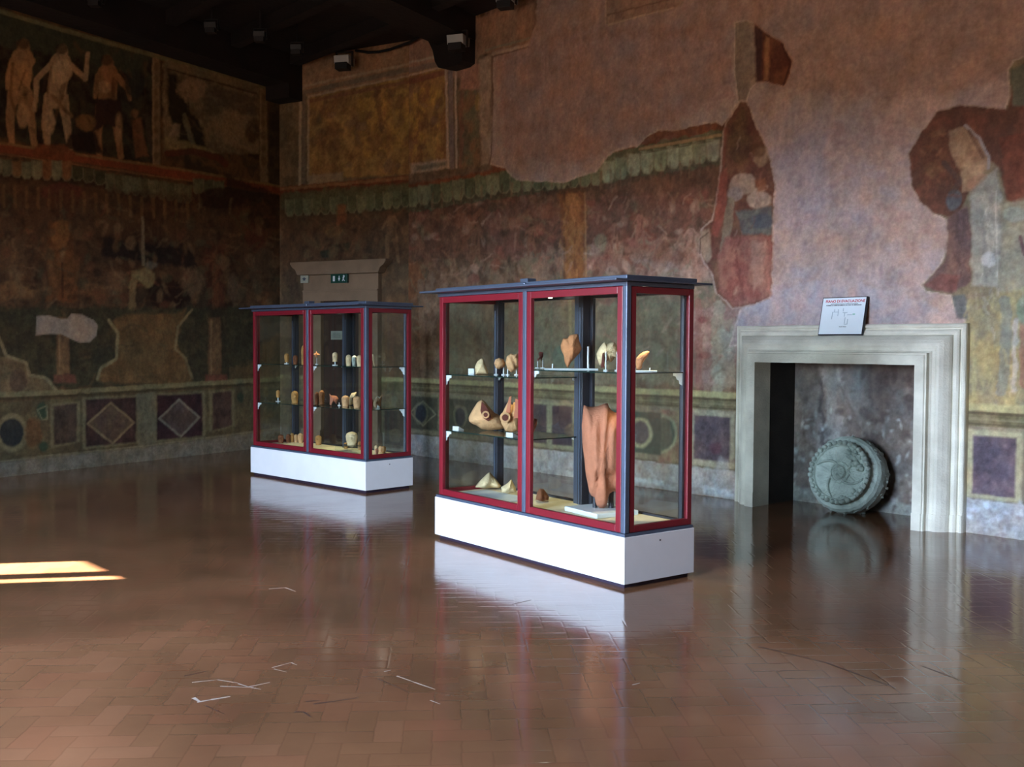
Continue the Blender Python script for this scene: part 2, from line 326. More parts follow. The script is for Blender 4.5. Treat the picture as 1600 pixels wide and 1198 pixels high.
def strokes(P, n, box, cols, ln=(6, 22), wd=(1.5, 4.5), a=.45, seed=1, tilt=None):
    rd = random.Random(seed)
    for _ in range(n):
        x = rd.uniform(box[0], box[2]); y = rd.uniform(box[1], box[3]); t = rd.uniform(0, 3.14) if tilt is None else rd.gauss(tilt, .35); l = rd.uniform(*ln)
        k = rd.uniform(-.22, .22); x2 = x+l*math.cos(t); y2 = y+l*math.sin(t)
        P.line([(x, y), ((x+x2)/2-k*l*.5*math.sin(t), (y+y2)/2+k*l*.5*math.cos(t)), (x2, y2)], rd.uniform(*wd), rd.choice(cols), a*rd.uniform(.3, .85), w=1.8)
def paint_main(P):
    P.base([(78, 56, 40), (112, 82, 58), (132, 96, 72), (104, 84, 58), (146, 112, 84), (96, 70, 52)], 2.4, 4, 2.6)
    # middle zone under the hangings: a hunting scene long since worn into browns and reds
    P.poly([(600, 290), (1130, 245), (1130, 372), (860, 400), (610, 412)], (96, 62, 46), .75, (124, 86, 62), w=5)
    P.poly([(760, 330), (1110, 290), (1120, 400), (960, 410), (770, 400)], (132, 84, 68), .7, (112, 80, 64), w=7, seed=3)
    P.poly([(820, 395), (1110, 368), (1125, 470), (1090, 600), (820, 600)], (150, 122, 100), .7, (112, 112, 88), w=7, seed=5)
    P.poly([(660, 418), (825, 404), (822, 470), (700, 600), (655, 600)], (140, 112, 86), .65, (104, 76, 52), w=5, seed=6)
    P.poly([(920, 380), (1112, 366), (1120, 440), (925, 430)], (168, 132, 112), .75, (150, 98, 80), w=6, seed=7)
    speckle(P, 170, (640, 300, 1120, 440), [(160, 112, 88), (84, 56, 42), (140, 78, 58), (122, 108, 78), (176, 140, 116), (70, 60, 44)], (2, 9), .5, 3, 1.3)
    speckle(P, 90, (900, 360, 1150, 600), [(182, 150, 130), (160, 100, 84), (128, 128, 100), (110, 80, 64)], (2, 10), .5, 4, 1.2)
    for x, y, h, c in [(610, 335, 75, (128, 92, 62)), (742, 352, 60, (120, 84, 60)), (1000, 330, 55, (150, 100, 82)), (960, 345, 46, (140, 96, 76)), (1080, 350, 60, (170, 128, 106)), (830, 350, 50, (130, 92, 68))]:
        figure(P, x, y, h, c)
    for x, y in [(720, 345), (790, 350), (850, 330), (1010, 395), (1050, 400)]:      # horses and hounds, only as warm patches
        P.ell(x, y, 26, 11, (134, 84, 58), .6, .1, (150, 104, 78), w=3); P.line([(x+20, y-3), (x+32, y-16)], 9, (134, 90, 64), .6)
    P.poly([(872, 300), (913, 286), (916, 330), (912, 400), (916, 470), (878, 470), (884, 400), (876, 340)], (150, 96, 46), .95, (122, 78, 44), w=2.5)
    P.ell(894, 318, 13, 18, (166, 110, 54), .8); P.ell(896, 360, 15, 30, (158, 102, 50), .7); P.line([(882, 300), (882, 468)], 2, (96, 60, 34), .6)
    P.line([(914, 300), (916, 468)], 2.4, (178, 132, 82), .6)
    P.poly([(598, 412), (660, 408), (662, 600), (600, 600)], (92, 68, 44), .75, (120, 78, 44), w=4); P.ell(640, 440, 22, 30, (134, 82, 44), .6, w=4)
    P.line([(657, 440), (662, 600)], 9, (132, 104, 78), .6); P.line([(700, 470), (704, 590)], 22, (116, 110, 84), .6, w=3)
    P.poly([(1060, 480), (1160, 476), (1158, 608), (1066, 604)], (176, 140, 128), .7, (146, 110, 98), w=5, seed=9)
    P.line([(1090, 470), (1092, 606)], 12, (150, 84, 76), .45, w=3); P.line([(1122, 480), (1122, 606)], 20, (158, 146, 122), .8, w=3)
    P.poly([(1112, 500), (1148, 496), (1150, 607), (1116, 606)], (170, 168, 146), .7, (150, 138, 116), w=3)
    P.ell(1098, 500, 9, 5, (136, 70, 66), .7); P.ell(1100, 555, 10, 6, (136, 74, 66), .6); P.ell(1002, 478, 10, 9, (96, 88, 72), .8)
    # through the case: green scene with pale ruins
    P.poly([(690, 470), (850, 480), (1060, 470), (1062, 600), (690, 596)], (128, 128, 100), .6, (112, 102, 78), w=5, seed=12)
    P.ell(880, 560, 17, 20, (104, 122, 100), .7); P.poly([(905, 548), (925, 550), (938, 600), (905, 598)], (150, 134, 104), .6)
    P.line([(890, 470), (892, 560)], 5, (158, 142, 98), .7)
    strokes(P, 260, (640, 300, 1120, 430), [(172, 128, 100), (74, 50, 38), (142, 86, 66), (126, 108, 78), (190, 154, 128), (62, 50, 38), (158, 112, 74)], (5, 24), (1.5, 4), .5, 81)
    strokes(P, 150, (900, 360, 1150, 600), [(200, 170, 148), (150, 92, 78), (122, 124, 98), (104, 76, 60), (182, 140, 116)], (5, 26), (1.5, 5), .45, 82)
    strokes(P, 90, (640, 420, 830, 600), [(150, 112, 80), (84, 62, 44), (128, 118, 88)], (5, 24), (2, 5), .45, 83)
    strokes(P, 40, (876, 300, 914, 430), [(186, 130, 66), (104, 64, 36), (160, 104, 52)], (5, 18), (1.5, 4), .6, 84, 1.5)
    # hanging valance and its red cornice
    zband(P, 3.85, 4.06, (150, 86, 52), .9, .01, .3, (120, 70, 46)); zband(P, 4.0, 4.05, (176, 130, 84), .8, .01)
    zband(P, 3.52, 3.87, (112, 116, 84), .9, .03, .4, (96, 96, 66))
    P.scallops([(636, 294), (782, 272), (905, 262), (940, 258)], 17, 30, [(118, 122, 88), (134, 134, 98), (96, 102, 74)], (66, 54, 40))
    P.scallops([(940, 254), (992, 240), (1124, 216)], 9, 34, [(152, 160, 126), (134, 144, 112), (164, 168, 134)], (84, 72, 56))
    P.line([(1000, 233), (1062, 222), (1126, 211)], 4.5, (178, 142, 96), .9); P.line([(1000, 240), (1126, 217)], 1.6, (92, 70, 50), .7)
    rd = random.Random(5)
    for k in range(30):
        x = 660+k*15.5; y = 304-(x-660)*.128
        P.line([(x, y), (x+rd.uniform(-2, 2), y+rd.uniform(14, 34))], rd.uniform(2, 4), rd.choice([(140, 108, 76), (128, 96, 72), (84, 62, 46)]), .55, w=1.5)
    # yellow panel at the upper left, with pale painted mouldings
    P.poly([(630, 66), (700, 58), (760, 90), (768, 265), (630, 290)], (136, 110, 88), 1, (112, 90, 70), w=2)
    P.poly([(600, 60), (745, 20), (745, 120), (600, 130)], (178, 134, 110), .9, (164, 122, 100), w=1.5)
    P.poly([(600, 122), (697, 100), (700, 262), (600, 276)], (184, 142, 72), 1, (150, 104, 62), w=1.5, seed=2)
    P.poly([(640, 130), (690, 124), (690, 200), (645, 240)], (200, 154, 58), .8, (150, 104, 66), w=6, seed=4)
    speckle(P, 40, (600, 125, 692, 262), [(122, 82, 58), (190, 148, 76), (146, 112, 92), (104, 76, 62)], (2, 9), .5, 8, 1.4)
    P.line([(560, 118), (700, 83)], 4, (188, 162, 138)); P.line([(560, 128), (697, 97)], 9, (140, 118, 106)); P.line([(560, 136), (696, 104)], 3, (196, 168, 142))
    P.line([(560, 148), (692, 114)], 9, (142, 88, 68), .9)
    P.line([(697, 100), (700, 262)], 4, (192, 164, 142)); P.line([(704, 104), (706, 262)], 7, (140, 122, 118)); P.line([(712, 108), (713, 262)], 3, (198, 174, 152))
    P.poly([(642, 256), (700, 248), (700, 262), (642, 272)], (190, 162, 138)); P.poly([(650, 259), (697, 252), (697, 259), (650, 267)], (132, 122, 104))
    P.poly([(716, 138), (745, 132), (750, 258), (716, 262)], (120, 112, 84), .95, (146, 108, 76), w=4); P.ell(748, 160, 6, 14, (176, 138, 70), .7); P.ell(726, 220, 9, 22, (98, 96, 80), .7, w=3)
    P.line([(722, 130), (720, 260)], 6, (152, 98, 80), .6, w=2)
    P.poly([(718, 108), (760, 96), (760, 138), (718, 140)], (190, 134, 112), .9)
    P.c *= 1.16
    # pink bare plaster over the upper wall
    edge = [(772, 82), (826, 68), (838, 40), (850, -200), (1900, -300), (1900, 60), (1600, 88), (1585, 95), (1575, 110), (1576, 150), (1570, 172), (1540, 167), (1500, 165), (1465, 175), (1440, 205), (1420, 240), (1425, 265), (1423, 290), (1435, 310), (1460, 335), (1480, 345), (1482, 380), (1476, 402), (1460, 425), (1440, 445), (1447, 456), (1487, 462), (1490, 480), (1508, 500), (1508, 540), (1140, 540), (1153, 500), (1158, 482), (1180, 476), (1203, 465), (1209, 440), (1206, 420), (1208, 380), (1207, 340), (1211, 290), (1203, 250), (1195, 225), (1180, 190), (1166, 158), (1150, 165), (1140, 180), (1127, 196), (1120, 190), (1100, 193), (1060, 202), (1030, 203), (1012, 212), (995, 228), (965, 235), (948, 243), (938, 258), (930, 268), (905, 275), (880, 285), (850, 282), (815, 282), (800, 275), (790, 262), (766, 256)]
    P.poly(edge, PLASTER, 1, PLASTER2, w=1.6, mot=.12, rim=RIM_HIGHLIGHT, rw=1.5)
    P.poly([(772, 84), (900, 50), (1130, 40), (1150, 150), (1050, 190), (900, 260), (790, 240)], (172, 124, 112), .55, (184, 140, 130), w=9, mot=.15, seed=3)
    P.poly([(760, 10), (950, -30), (1600, -60), (1600, 120), (1450, 150), (1200, 140), (1150, 60), (900, 60), (780, 90)], (158, 116, 100), .45, (172, 132, 118), w=10, mot=.15, seed=6)  # browner top also puts the upper wall's dimmer light into the plaster
    speckle(P, 160, (790, 20, 1420, 260), [(156, 112, 96), (190, 150, 140), (166, 120, 92), (148, 118, 112)], (4, 26), .16, 21, .5)
    speckle(P, 150, (1215, 200, 1470, 480), [(204, 164, 150), (170, 128, 124), (176, 168, 180), (196, 146, 124), (172, 150, 164)], (3, 20), .22, 22, .6)
    P.poly([(1165, 470), (1300, 430), (1440, 470), (1500, 505), (1150, 510)], (184, 176, 184), .6, (194, 164, 156), w=6, mot=.1)  # lilac mottling that also paints the cooler daylight low on the wall
    P.poly([(1206, 230), (1290, 205), (1300, 330), (1212, 360)], (180, 164, 172), .35, None, w=9, mot=.1)
    # mouldings left on the plaster
    P.poly([(748, 95), (768, 84), (766, 255), (752, 258)], (196, 164, 138), .95, (176, 146, 122)); P.line([(770, 84), (768, 240), (764, 256)], 2, (120, 82, 66), .8); P.line([(770, 85), (826, 70)], 4, (196, 162, 138)); P.line([(771, 88), (826, 74)], 1.6, (112, 76, 60), .9)
    P.poly([(742, 28), (835, 5), (828, 66), (760, 84), (745, 90)], (184, 138, 108), .9, (164, 124, 98), w=2); P.line([(760, 78), (826, 60)], 4, (150, 140, 116), .8)
    P.poly([(946, -10), (1085, -20), (1062, 8), (1050, 14), (950, 40), (944, 30)], (180, 142, 118), .95, (160, 124, 106)); P.line([(950, 39), (1052, 12)], 2.4, (206, 172, 144)); P.line([(948, 24), (1050, -2)], 2, (128, 92, 74), .8); P.line([(946, 0), (946, 38)], 2, (206, 172, 148), .8)
    # pillar fragment and brown patch
    P.poly([(1148, 36), (1165, 32), (1178, 36), (1183, 128), (1172, 140), (1166, 160), (1154, 160), (1148, 120)], (168, 142, 122), 1, (150, 128, 110), w=1.2, rim=RIM_HIGHLIGHT, rw=1)
    P.poly([(1178, 36), (1195, 50), (1225, 66), (1238, 96), (1234, 118), (1225, 135), (1205, 130), (1183, 128)], (140, 80, 48), 1, (104, 56, 40), w=1.5, rim=(196, 150, 128), rw=1)
    P.poly([(1178, 38), (1192, 50), (1190, 126), (1181, 128)], (82, 52, 50), .95); P.poly([(1196, 56), (1203, 60), (1200, 126), (1193, 126)], (176, 118, 72), .9); P.line([(1222, 68), (1235, 98), (1224, 132)], 3, (80, 42, 34), .8)
    # seated figure in red beside the fireplace
    fb = [(1158, 158), (1167, 160), (1180, 190), (1195, 225), (1203, 250), (1211, 290), (1207, 340), (1208, 380), (1206, 420), (1209, 440), (1203, 465), (1180, 476), (1160, 480), (1145, 483), (1135, 470), (1120, 460), (1113, 430), (1100, 412), (1092, 380), (1096, 360), (1112, 345), (1120, 310), (1125, 280), (1130, 210), (1135, 190)]
    P.poly(fb, (118, 70, 56), 1, (134, 92, 66), w=1.5, rim=(200, 166, 146), rw=1.3)
    P.poly([(1136, 240), (1140, 200), (1158, 165), (1170, 190), (1180, 230), (1160, 260)], (92, 58, 50), .9, (120, 88, 58), w=3)
    P.poly([(1126, 270), (1136, 262), (1134, 330), (1120, 370), (1112, 365)], (160, 84, 66), .95); P.line([(1133, 200), (1130, 280)], 4, (150, 84, 66), .7)
    P.ell(1189, 244, 11, 17, (172, 132, 98), .95, .2); P.ell(1184, 234, 12, 12, (110, 74, 48), .7, w=2); P.ell(1160, 288, 21, 17, (184, 152, 130), .95, -.3); P.ell(1149, 303, 12, 11, (168, 146, 136), .9)
    P.line([(1155, 280), (1180, 300), (1196, 292)], 12, (190, 158, 132), .95, w2=8); P.ell(1186, 312, 19, 14, (192, 162, 140), .9); P.poly([(1178, 283), (1196, 278), (1200, 296), (1186, 300)], (152, 92, 58), .9)
    P.poly([(1150, 330), (1204, 322), (1206, 366), (1160, 366)], (120, 124, 112), .85, (96, 98, 100), w=2); P.ell(1190, 346, 17, 12, (88, 94, 104), .8, w=2); P.line([(1142, 315), (1136, 360), (1130, 400)], 14, (150, 130, 104), .8, w=2)
    P.poly([(1122, 400), (1135, 370), (1206, 368), (1208, 440), (1200, 466), (1150, 480), (1125, 455)], (160, 90, 76), .85, (172, 112, 92), w=3)
    P.poly([(1176, 378), (1196, 374), (1194, 440), (1180, 452), (1172, 420)], (182, 134, 112), .8, w=3); P.line([(1150, 390), (1160, 470)], 4, (120, 62, 56), .6, w=3); P.line([(1198, 400), (1204, 460)], 5, (190, 120, 98), .7, w=3)
    P.poly([(1094, 362), (1108, 358), (1112, 400), (1104, 412), (1094, 390)], (184, 150, 120), .9); P.line([(1106, 364), (1094, 372), (1094, 396)], 1.6, (70, 50, 40), .8)
    # figure group at the right
    fc = [(1420, 240), (1440, 205), (1465, 175), (1500, 165), (1540, 167), (1570, 172), (1577, 150), (1575, 110), (1585, 95), (1600, 88), (1700, 70), (1900, 60), (1900, 900), (1508, 900), (1508, 500), (1490, 480), (1487, 462), (1447, 456), (1440, 445), (1460, 425), (1476, 402), (1482, 380), (1480, 345), (1460, 335), (1435, 310), (1423, 290), (1425, 265)]
    P.poly(fc, (152, 132, 104), 1, (134, 122, 92), w=1.5, rim=RIM_HIGHLIGHT, rw=1.5)
    P.poly([(1420, 240), (1440, 205), (1465, 175), (1500, 165), (1540, 167), (1575, 170), (1580, 130), (1600, 95), (1640, 90), (1640, 290), (1600, 300), (1585, 318), (1572, 312), (1560, 260), (1540, 250), (1500, 330), (1482, 340), (1460, 335), (1435, 310), (1423, 290)], (124, 72, 54), .95, (104, 66, 52), w=2)
    P.poly([(1578, 110), (1640, 80), (1640, 170), (1582, 165)], (110, 116, 98), .9, w=2); P.poly([(1562, 215), (1640, 200), (1640, 285), (1590, 318), (1572, 314)], (146, 80, 56), .9, (120, 66, 48), w=2)
    P.poly([(1436, 245), (1450, 210), (1476, 200), (1484, 230), (1476, 270), (1450, 280)], (150, 112, 74), .7, (118, 72, 50), w=4)
    P.poly([(1482, 205), (1505, 198), (1530, 220), (1545, 250), (1535, 275), (1520, 300), (1503, 300), (1500, 265), (1484, 235)], (188, 156, 120), .95, (168, 130, 98), w=2)
    P.line([(1508, 196), (1530, 215), (1545, 246), (1544, 262)], 5, (168, 160, 158), .8); P.line([(1515, 205), (1536, 245)], 6, (110, 78, 62), .7); P.ell(1528, 285, 18, 10, (182, 138, 108), .9, -.6); P.ell(1490, 312, 12, 17, (104, 106, 108), .9, .2); P.line([(1475, 255), (1500, 282), (1488, 300)], 9, (90, 74, 70), .7)
    P.poly([(1480, 340), (1512, 320), (1518, 360), (1516, 440), (1490, 458), (1450, 452), (1442, 445), (1478, 405)], (134, 98, 86), .95, (116, 88, 84), w=2.5); P.line([(1500, 340), (1503, 440)], 14, (104, 82, 82), .6, w=4); P.poly([(1444, 446), (1470, 428), (1500, 430), (1495, 455), (1462, 455)], (140, 84, 74), .8)
    P.poly([(1516, 300), (1556, 262), (1566, 320), (1560, 450), (1518, 446)], (188, 178, 158), .9, (164, 158, 142), w=3); P.line([(1535, 330), (1540, 440)], 6, (140, 136, 126), .7, w=2); P.ell(1545, 405, 11, 12, (206, 202, 194), .8); P.line([(1556, 300), (1558, 430)], 3, (206, 196, 176), .7)
    P.poly([(1565, 320), (1640, 300), (1640, 520), (1560, 520)], (176, 164, 132), .85, (154, 148, 128), w=3); P.ell(1585, 335, 18, 12, (160, 172, 160), .6); P.line([(1594, 370), (1600, 396)], 6, (120, 76, 84), .8)
    P.poly([(1508, 470), (1640, 440), (1640, 640), (1508, 636)], (176, 156, 96), .75, (150, 140, 106), w=4, seed=4); P.poly([(1488, 462), (1508, 460), (1512, 498), (1494, 496)], (106, 108, 106), .95)
    P.line([(1570, 470), (1572, 520), (1566, 610)], 16, (128, 132, 122), .7, w=3); P.line([(1586, 500), (1584, 610)], 8, (188, 178, 166), .7, w=3); P.line([(1600, 480), (1600, 600)], 12, (160, 92, 78), .6, w=3); P.line([(1520, 520), (1524, 620)], 8, (186, 170, 112), .6, w=3); P.ell(1600, 485, 12, 22, (112, 142, 116), .7, w=2)
    strokes(P, 34, (1140, 200, 1198, 460), [(176, 116, 88), (92, 56, 46), (196, 154, 126), (128, 84, 60)], (5, 20), (1.5, 4), .5, 85, 1.4)
    strokes(P, 46, (1438, 200, 1500, 305), [(170, 116, 76), (88, 54, 42), (150, 88, 60), (128, 96, 60)], (5, 20), (1.5, 5), .5, 86)
    strokes(P, 30, (1490, 330, 1512, 440), [(150, 116, 104), (86, 66, 66)], (6, 22), (1.5, 4), .5, 87, 1.5)
    strokes(P, 50, (1522, 290, 1562, 460), [(214, 204, 186), (146, 138, 124), (176, 160, 136)], (6, 26), (1.5, 4), .5, 88, 1.5)
    strokes(P, 90, (1515, 440, 1640, 625), [(196, 178, 112), (126, 122, 98), (206, 194, 170), (150, 108, 84), (120, 132, 116)], (6, 30), (2, 5), .45, 89, 1.5)
    # dado: moulding, panels, skirting
    zband(P, .93, 1.065, (112, 100, 66), 1, .006, .35, (132, 118, 84)); zband(P, 1.06, 1.125, (178, 166, 112), 1, .006, .2)
    zband(P, 1.035, 1.05, (82, 66, 44), .9, .003); zband(P, .985, .998, (150, 138, 98), .8, .003); zband(P, .945, .955, (84, 72, 50), .7, .003)
    zband(P, .30, .93, (152, 138, 106), 1, .006, .25, (136, 120, 96)); zband(P, .30, .325, (100, 88, 66), .7, .004)
    zband(P, 0, .30, (168, 158, 150), 1, .008, .22, (186, 180, 176)); zband(P, 0, .07, (190, 186, 178), .7, .02, .3, (150, 140, 132))
    P.poly([(1150, 600), (600, 575), (600, 590), (1150, 612)], (128, 104, 80), .3)
    def rect(x0, x1, z0, z1, col, **k):
        q = [proj((x0, 0, z0)), proj((x1, 0, z0)), proj((x1, 0, z1)), proj((x0, 0, z1))]; P.poly(q, col, **k)
    # right of the fireplace
    for a in (8.40, 9.02): rect(a-.05, a+.42, .31, .90, (176, 164, 124), w=.8, mot=.15); rect(a+.005, a+.37, .345, .852, (92, 78, 88), w=.7, col2=(120, 96, 100), mot=.35)
    rect(8.86, 8.98, .33, .9, (160, 148, 128), w=1)
    # left of the fireplace
    rect(5.31, 5.90, .32, .92, (176, 160, 128), w=.8); rect(5.37, 5.845, .385, .862, (116, 92, 92), w=.8, col2=(98, 80, 84), mot=.4); rect(5.30, 5.33, .32, .9, (196, 180, 140), w=.6)
    P.ell(1118, 700, 12, 9, (110, 62, 72), .7, w=3); P.ell(1128, 735, 10, 20, (182, 176, 170), .55, w=4)
    def oval(x0, x1, bulge, side=1):
        rect(x0, x1, .385, .862, (70, 88, 70), w=.8, col2=(58, 74, 60))
    P.poly([(1032, 640), (1078, 642), (1075, 725), (1030, 722)], (150, 100, 80), .9, (160, 140, 96), w=2); P.poly([(1075, 640), (1083, 640), (1082, 730), (1074, 728)], (160, 104, 92), .8)
    P.ell(1033, 677.6, 25, 31, (160, 158, 118)); P.ell(1033, 677.6, 21, 26, (74, 92, 74), col2=(84, 100, 78)); rect(4.05, 4.905, .385, .862, (70, 88, 72), w=.8, col2=(62, 80, 66)); P.ell(958, 676, 22, 27, (74, 92, 74))
    P.ell(1000, 675.5, 19.5, 24, (172, 166, 122)); P.ell(1000, 675.5, 14.5, 18.5, (92, 84, 84), col2=(108, 98, 94))
    for x0, x1, k in ((2.80, 3.05, 0), (3.14, 3.50, 1)): rect(x0-.04, x1+.04, .33, .90, (158, 148, 108), w=.7); rect(x0, x1, .375, .862, (84, 66, 70), w=.8, col2=(96, 78, 78))
    rect(2.05, 2.96, .38, .862, (86, 72, 72), w=.8); q = [proj((2.5, 0, .84)), proj((2.86, 0, .62)), proj((2.5, 0, .40)), proj((2.14, 0, .62))]; P.poly(q, (130, 122, 100), w=.8); P.frame(q, 2.2, (166, 158, 122))
    P.ell(892, 672, 9, 10, (140, 108, 76), .7)
    for xc in (1.35, .45):
        rect(xc-.50, xc+.42, .35, .9, (140, 130, 98), w=.8); rect(xc-.44, xc+.36, .385, .862, (84, 80, 64), w=.8); a, b = proj((xc-.04, 0, .62)); P.ell(a, b, 11, 17, (140, 134, 100)); P.ell(a, b, 8.5, 15, (60, 62, 66))
    q = [proj((.45, 0, .80)), proj((.75, 0, .62)), proj((.45, 0, .44)), proj((.15, 0, .62))]; P.frame(q, 2, (140, 132, 100)); 
    rect(4.5, 4.95, .05, .10, (206, 214, 214), w=2, a=.9); rect(5.5, 5.9, .02, .09, (206, 212, 214), w=3, a=.8); rect(5.62, 5.66, .0, .2, (206, 212, 214), w=3, a=.6)
    speckle(P, 60, (840, 712, 1160, 780), [(196, 190, 182), (146, 112, 104), (168, 172, 160)], (1, 6), .5, 31, .8)
    speckle(P, 40, (1506, 785, 1600, 850), [(204, 206, 210), (140, 120, 116)], (1, 7), .5, 32, .8)

def paint_corner(P):
    P.base([(80, 60, 42), (112, 86, 58), (96, 74, 54), (128, 100, 70)], 2.4, 14, 2.4)
    P.poly([(436, 60), (640, 40), (640, 282), (436, 292)], (132, 110, 84), 1, (112, 94, 72), w=2)
    P.poly([(470, 92), (640, 55), (640, 130), (472, 150)], (176, 134, 104), 1, (160, 122, 96), w=1.5)
    P.poly([(482, 152), (640, 118), (640, 272), (482, 280)], (180, 140, 76), 1, (146, 106, 66), w=1.5, seed=2)
    P.poly([(560, 140), (640, 120), (640, 230), (570, 250)], (198, 152, 62), .8, (148, 106, 66), w=5); P.line([(590, 140), (594, 200)], 10, (116, 84, 66), .7, w=3); P.ell(560, 200, 12, 30, (118, 84, 60), .5, w=5)
    speckle(P, 55, (484, 145, 640, 272), [(112, 84, 64), (184, 144, 80), (142, 112, 90), (100, 80, 66)], (2, 9), .5, 9, 1.4)
    P.line([(470, 143), (477, 134), (640, 100)], 3.5, (184, 156, 130)); P.line([(474, 145), (640, 108)], 8, (136, 116, 100)); P.line([(482, 151), (640, 118)], 3, (190, 160, 132)); P.line([(484, 158), (640, 127)], 6, (140, 92, 70), .8)
    P.line([(470, 140), (468, 290)], 4, (186, 162, 136)); P.line([(475, 150), (474, 290)], 6, (130, 112, 98)); P.line([(482, 152), (481, 282)], 3, (184, 160, 132)); P.poly([(481, 275), (536, 268), (536, 282), (481, 290)], (158, 138, 112))
    zband(P, 3.90, 4.06, (140, 66, 44), .95, .012, .3, (112, 58, 40)); zband(P, 4.0, 4.05, (160, 120, 80), .7, .01)
    P.poly([(440, 302), (640, 284), (640, 330), (560, 332), (440, 330)], (106, 108, 78), .9, (92, 90, 64), w=3)
    P.scallops([(446, 312), (520, 308), (560, 306), (640, 296)], 14, 26, [(110, 112, 80), (96, 98, 70), (124, 124, 90)], (60, 48, 36))
    P.poly([(440, 345), (640, 330), (640, 412), (440, 412)], (84, 60, 42), .8, (102, 72, 48), w=5); P.poly([(526, 320), (542, 320), (540, 350), (526, 352)], (150, 90, 48), .8, w=2); P.ell(520, 360, 15, 12, (132, 98, 58), .7, w=3)
    figure(P, 612, 330, 80, (132, 98, 66)); P.ell(570, 350, 12, 20, (100, 72, 46), .7, w=4); P.poly([(500, 392), (516, 390), (516, 402), (502, 403)], (50, 58, 46), .9, w=1); P.poly([(521, 382), (546, 378), (546, 392), (524, 394)], (60, 60, 44), .8, w=1)
    speckle(P, 40, (440, 320, 640, 410), [(128, 92, 60), (72, 50, 36), (112, 96, 66)], (2, 8), .5, 10, 1.3)
    zband(P, .93, 1.12, (116, 104, 72), 1, .006, .3, (96, 84, 58)); zband(P, 1.06, 1.12, (160, 150, 104), 1, .006, .2); zband(P, 0, .30, (140, 130, 118), 1, .008, .22, (156, 148, 136))
    zband(P, .30, .93, (124, 112, 84), 1, .006, .25, (100, 88, 68))
    strokes(P, 90, (446, 320, 640, 410), [(134, 98, 64), (60, 44, 32), (110, 94, 62)], (5, 22), (2, 4), .45, 95)
    P.c *= np.array([[.98, 1.0, .9]])
    P.poly([(600, 640), (632, 642), (632, 700), (600, 700)], (64, 58, 50), .9, w=1)
    P.poly([(440, 420), (470, 425), (470, 700), (436, 700)], (92, 76, 50), .8, (80, 60, 42), w=4)

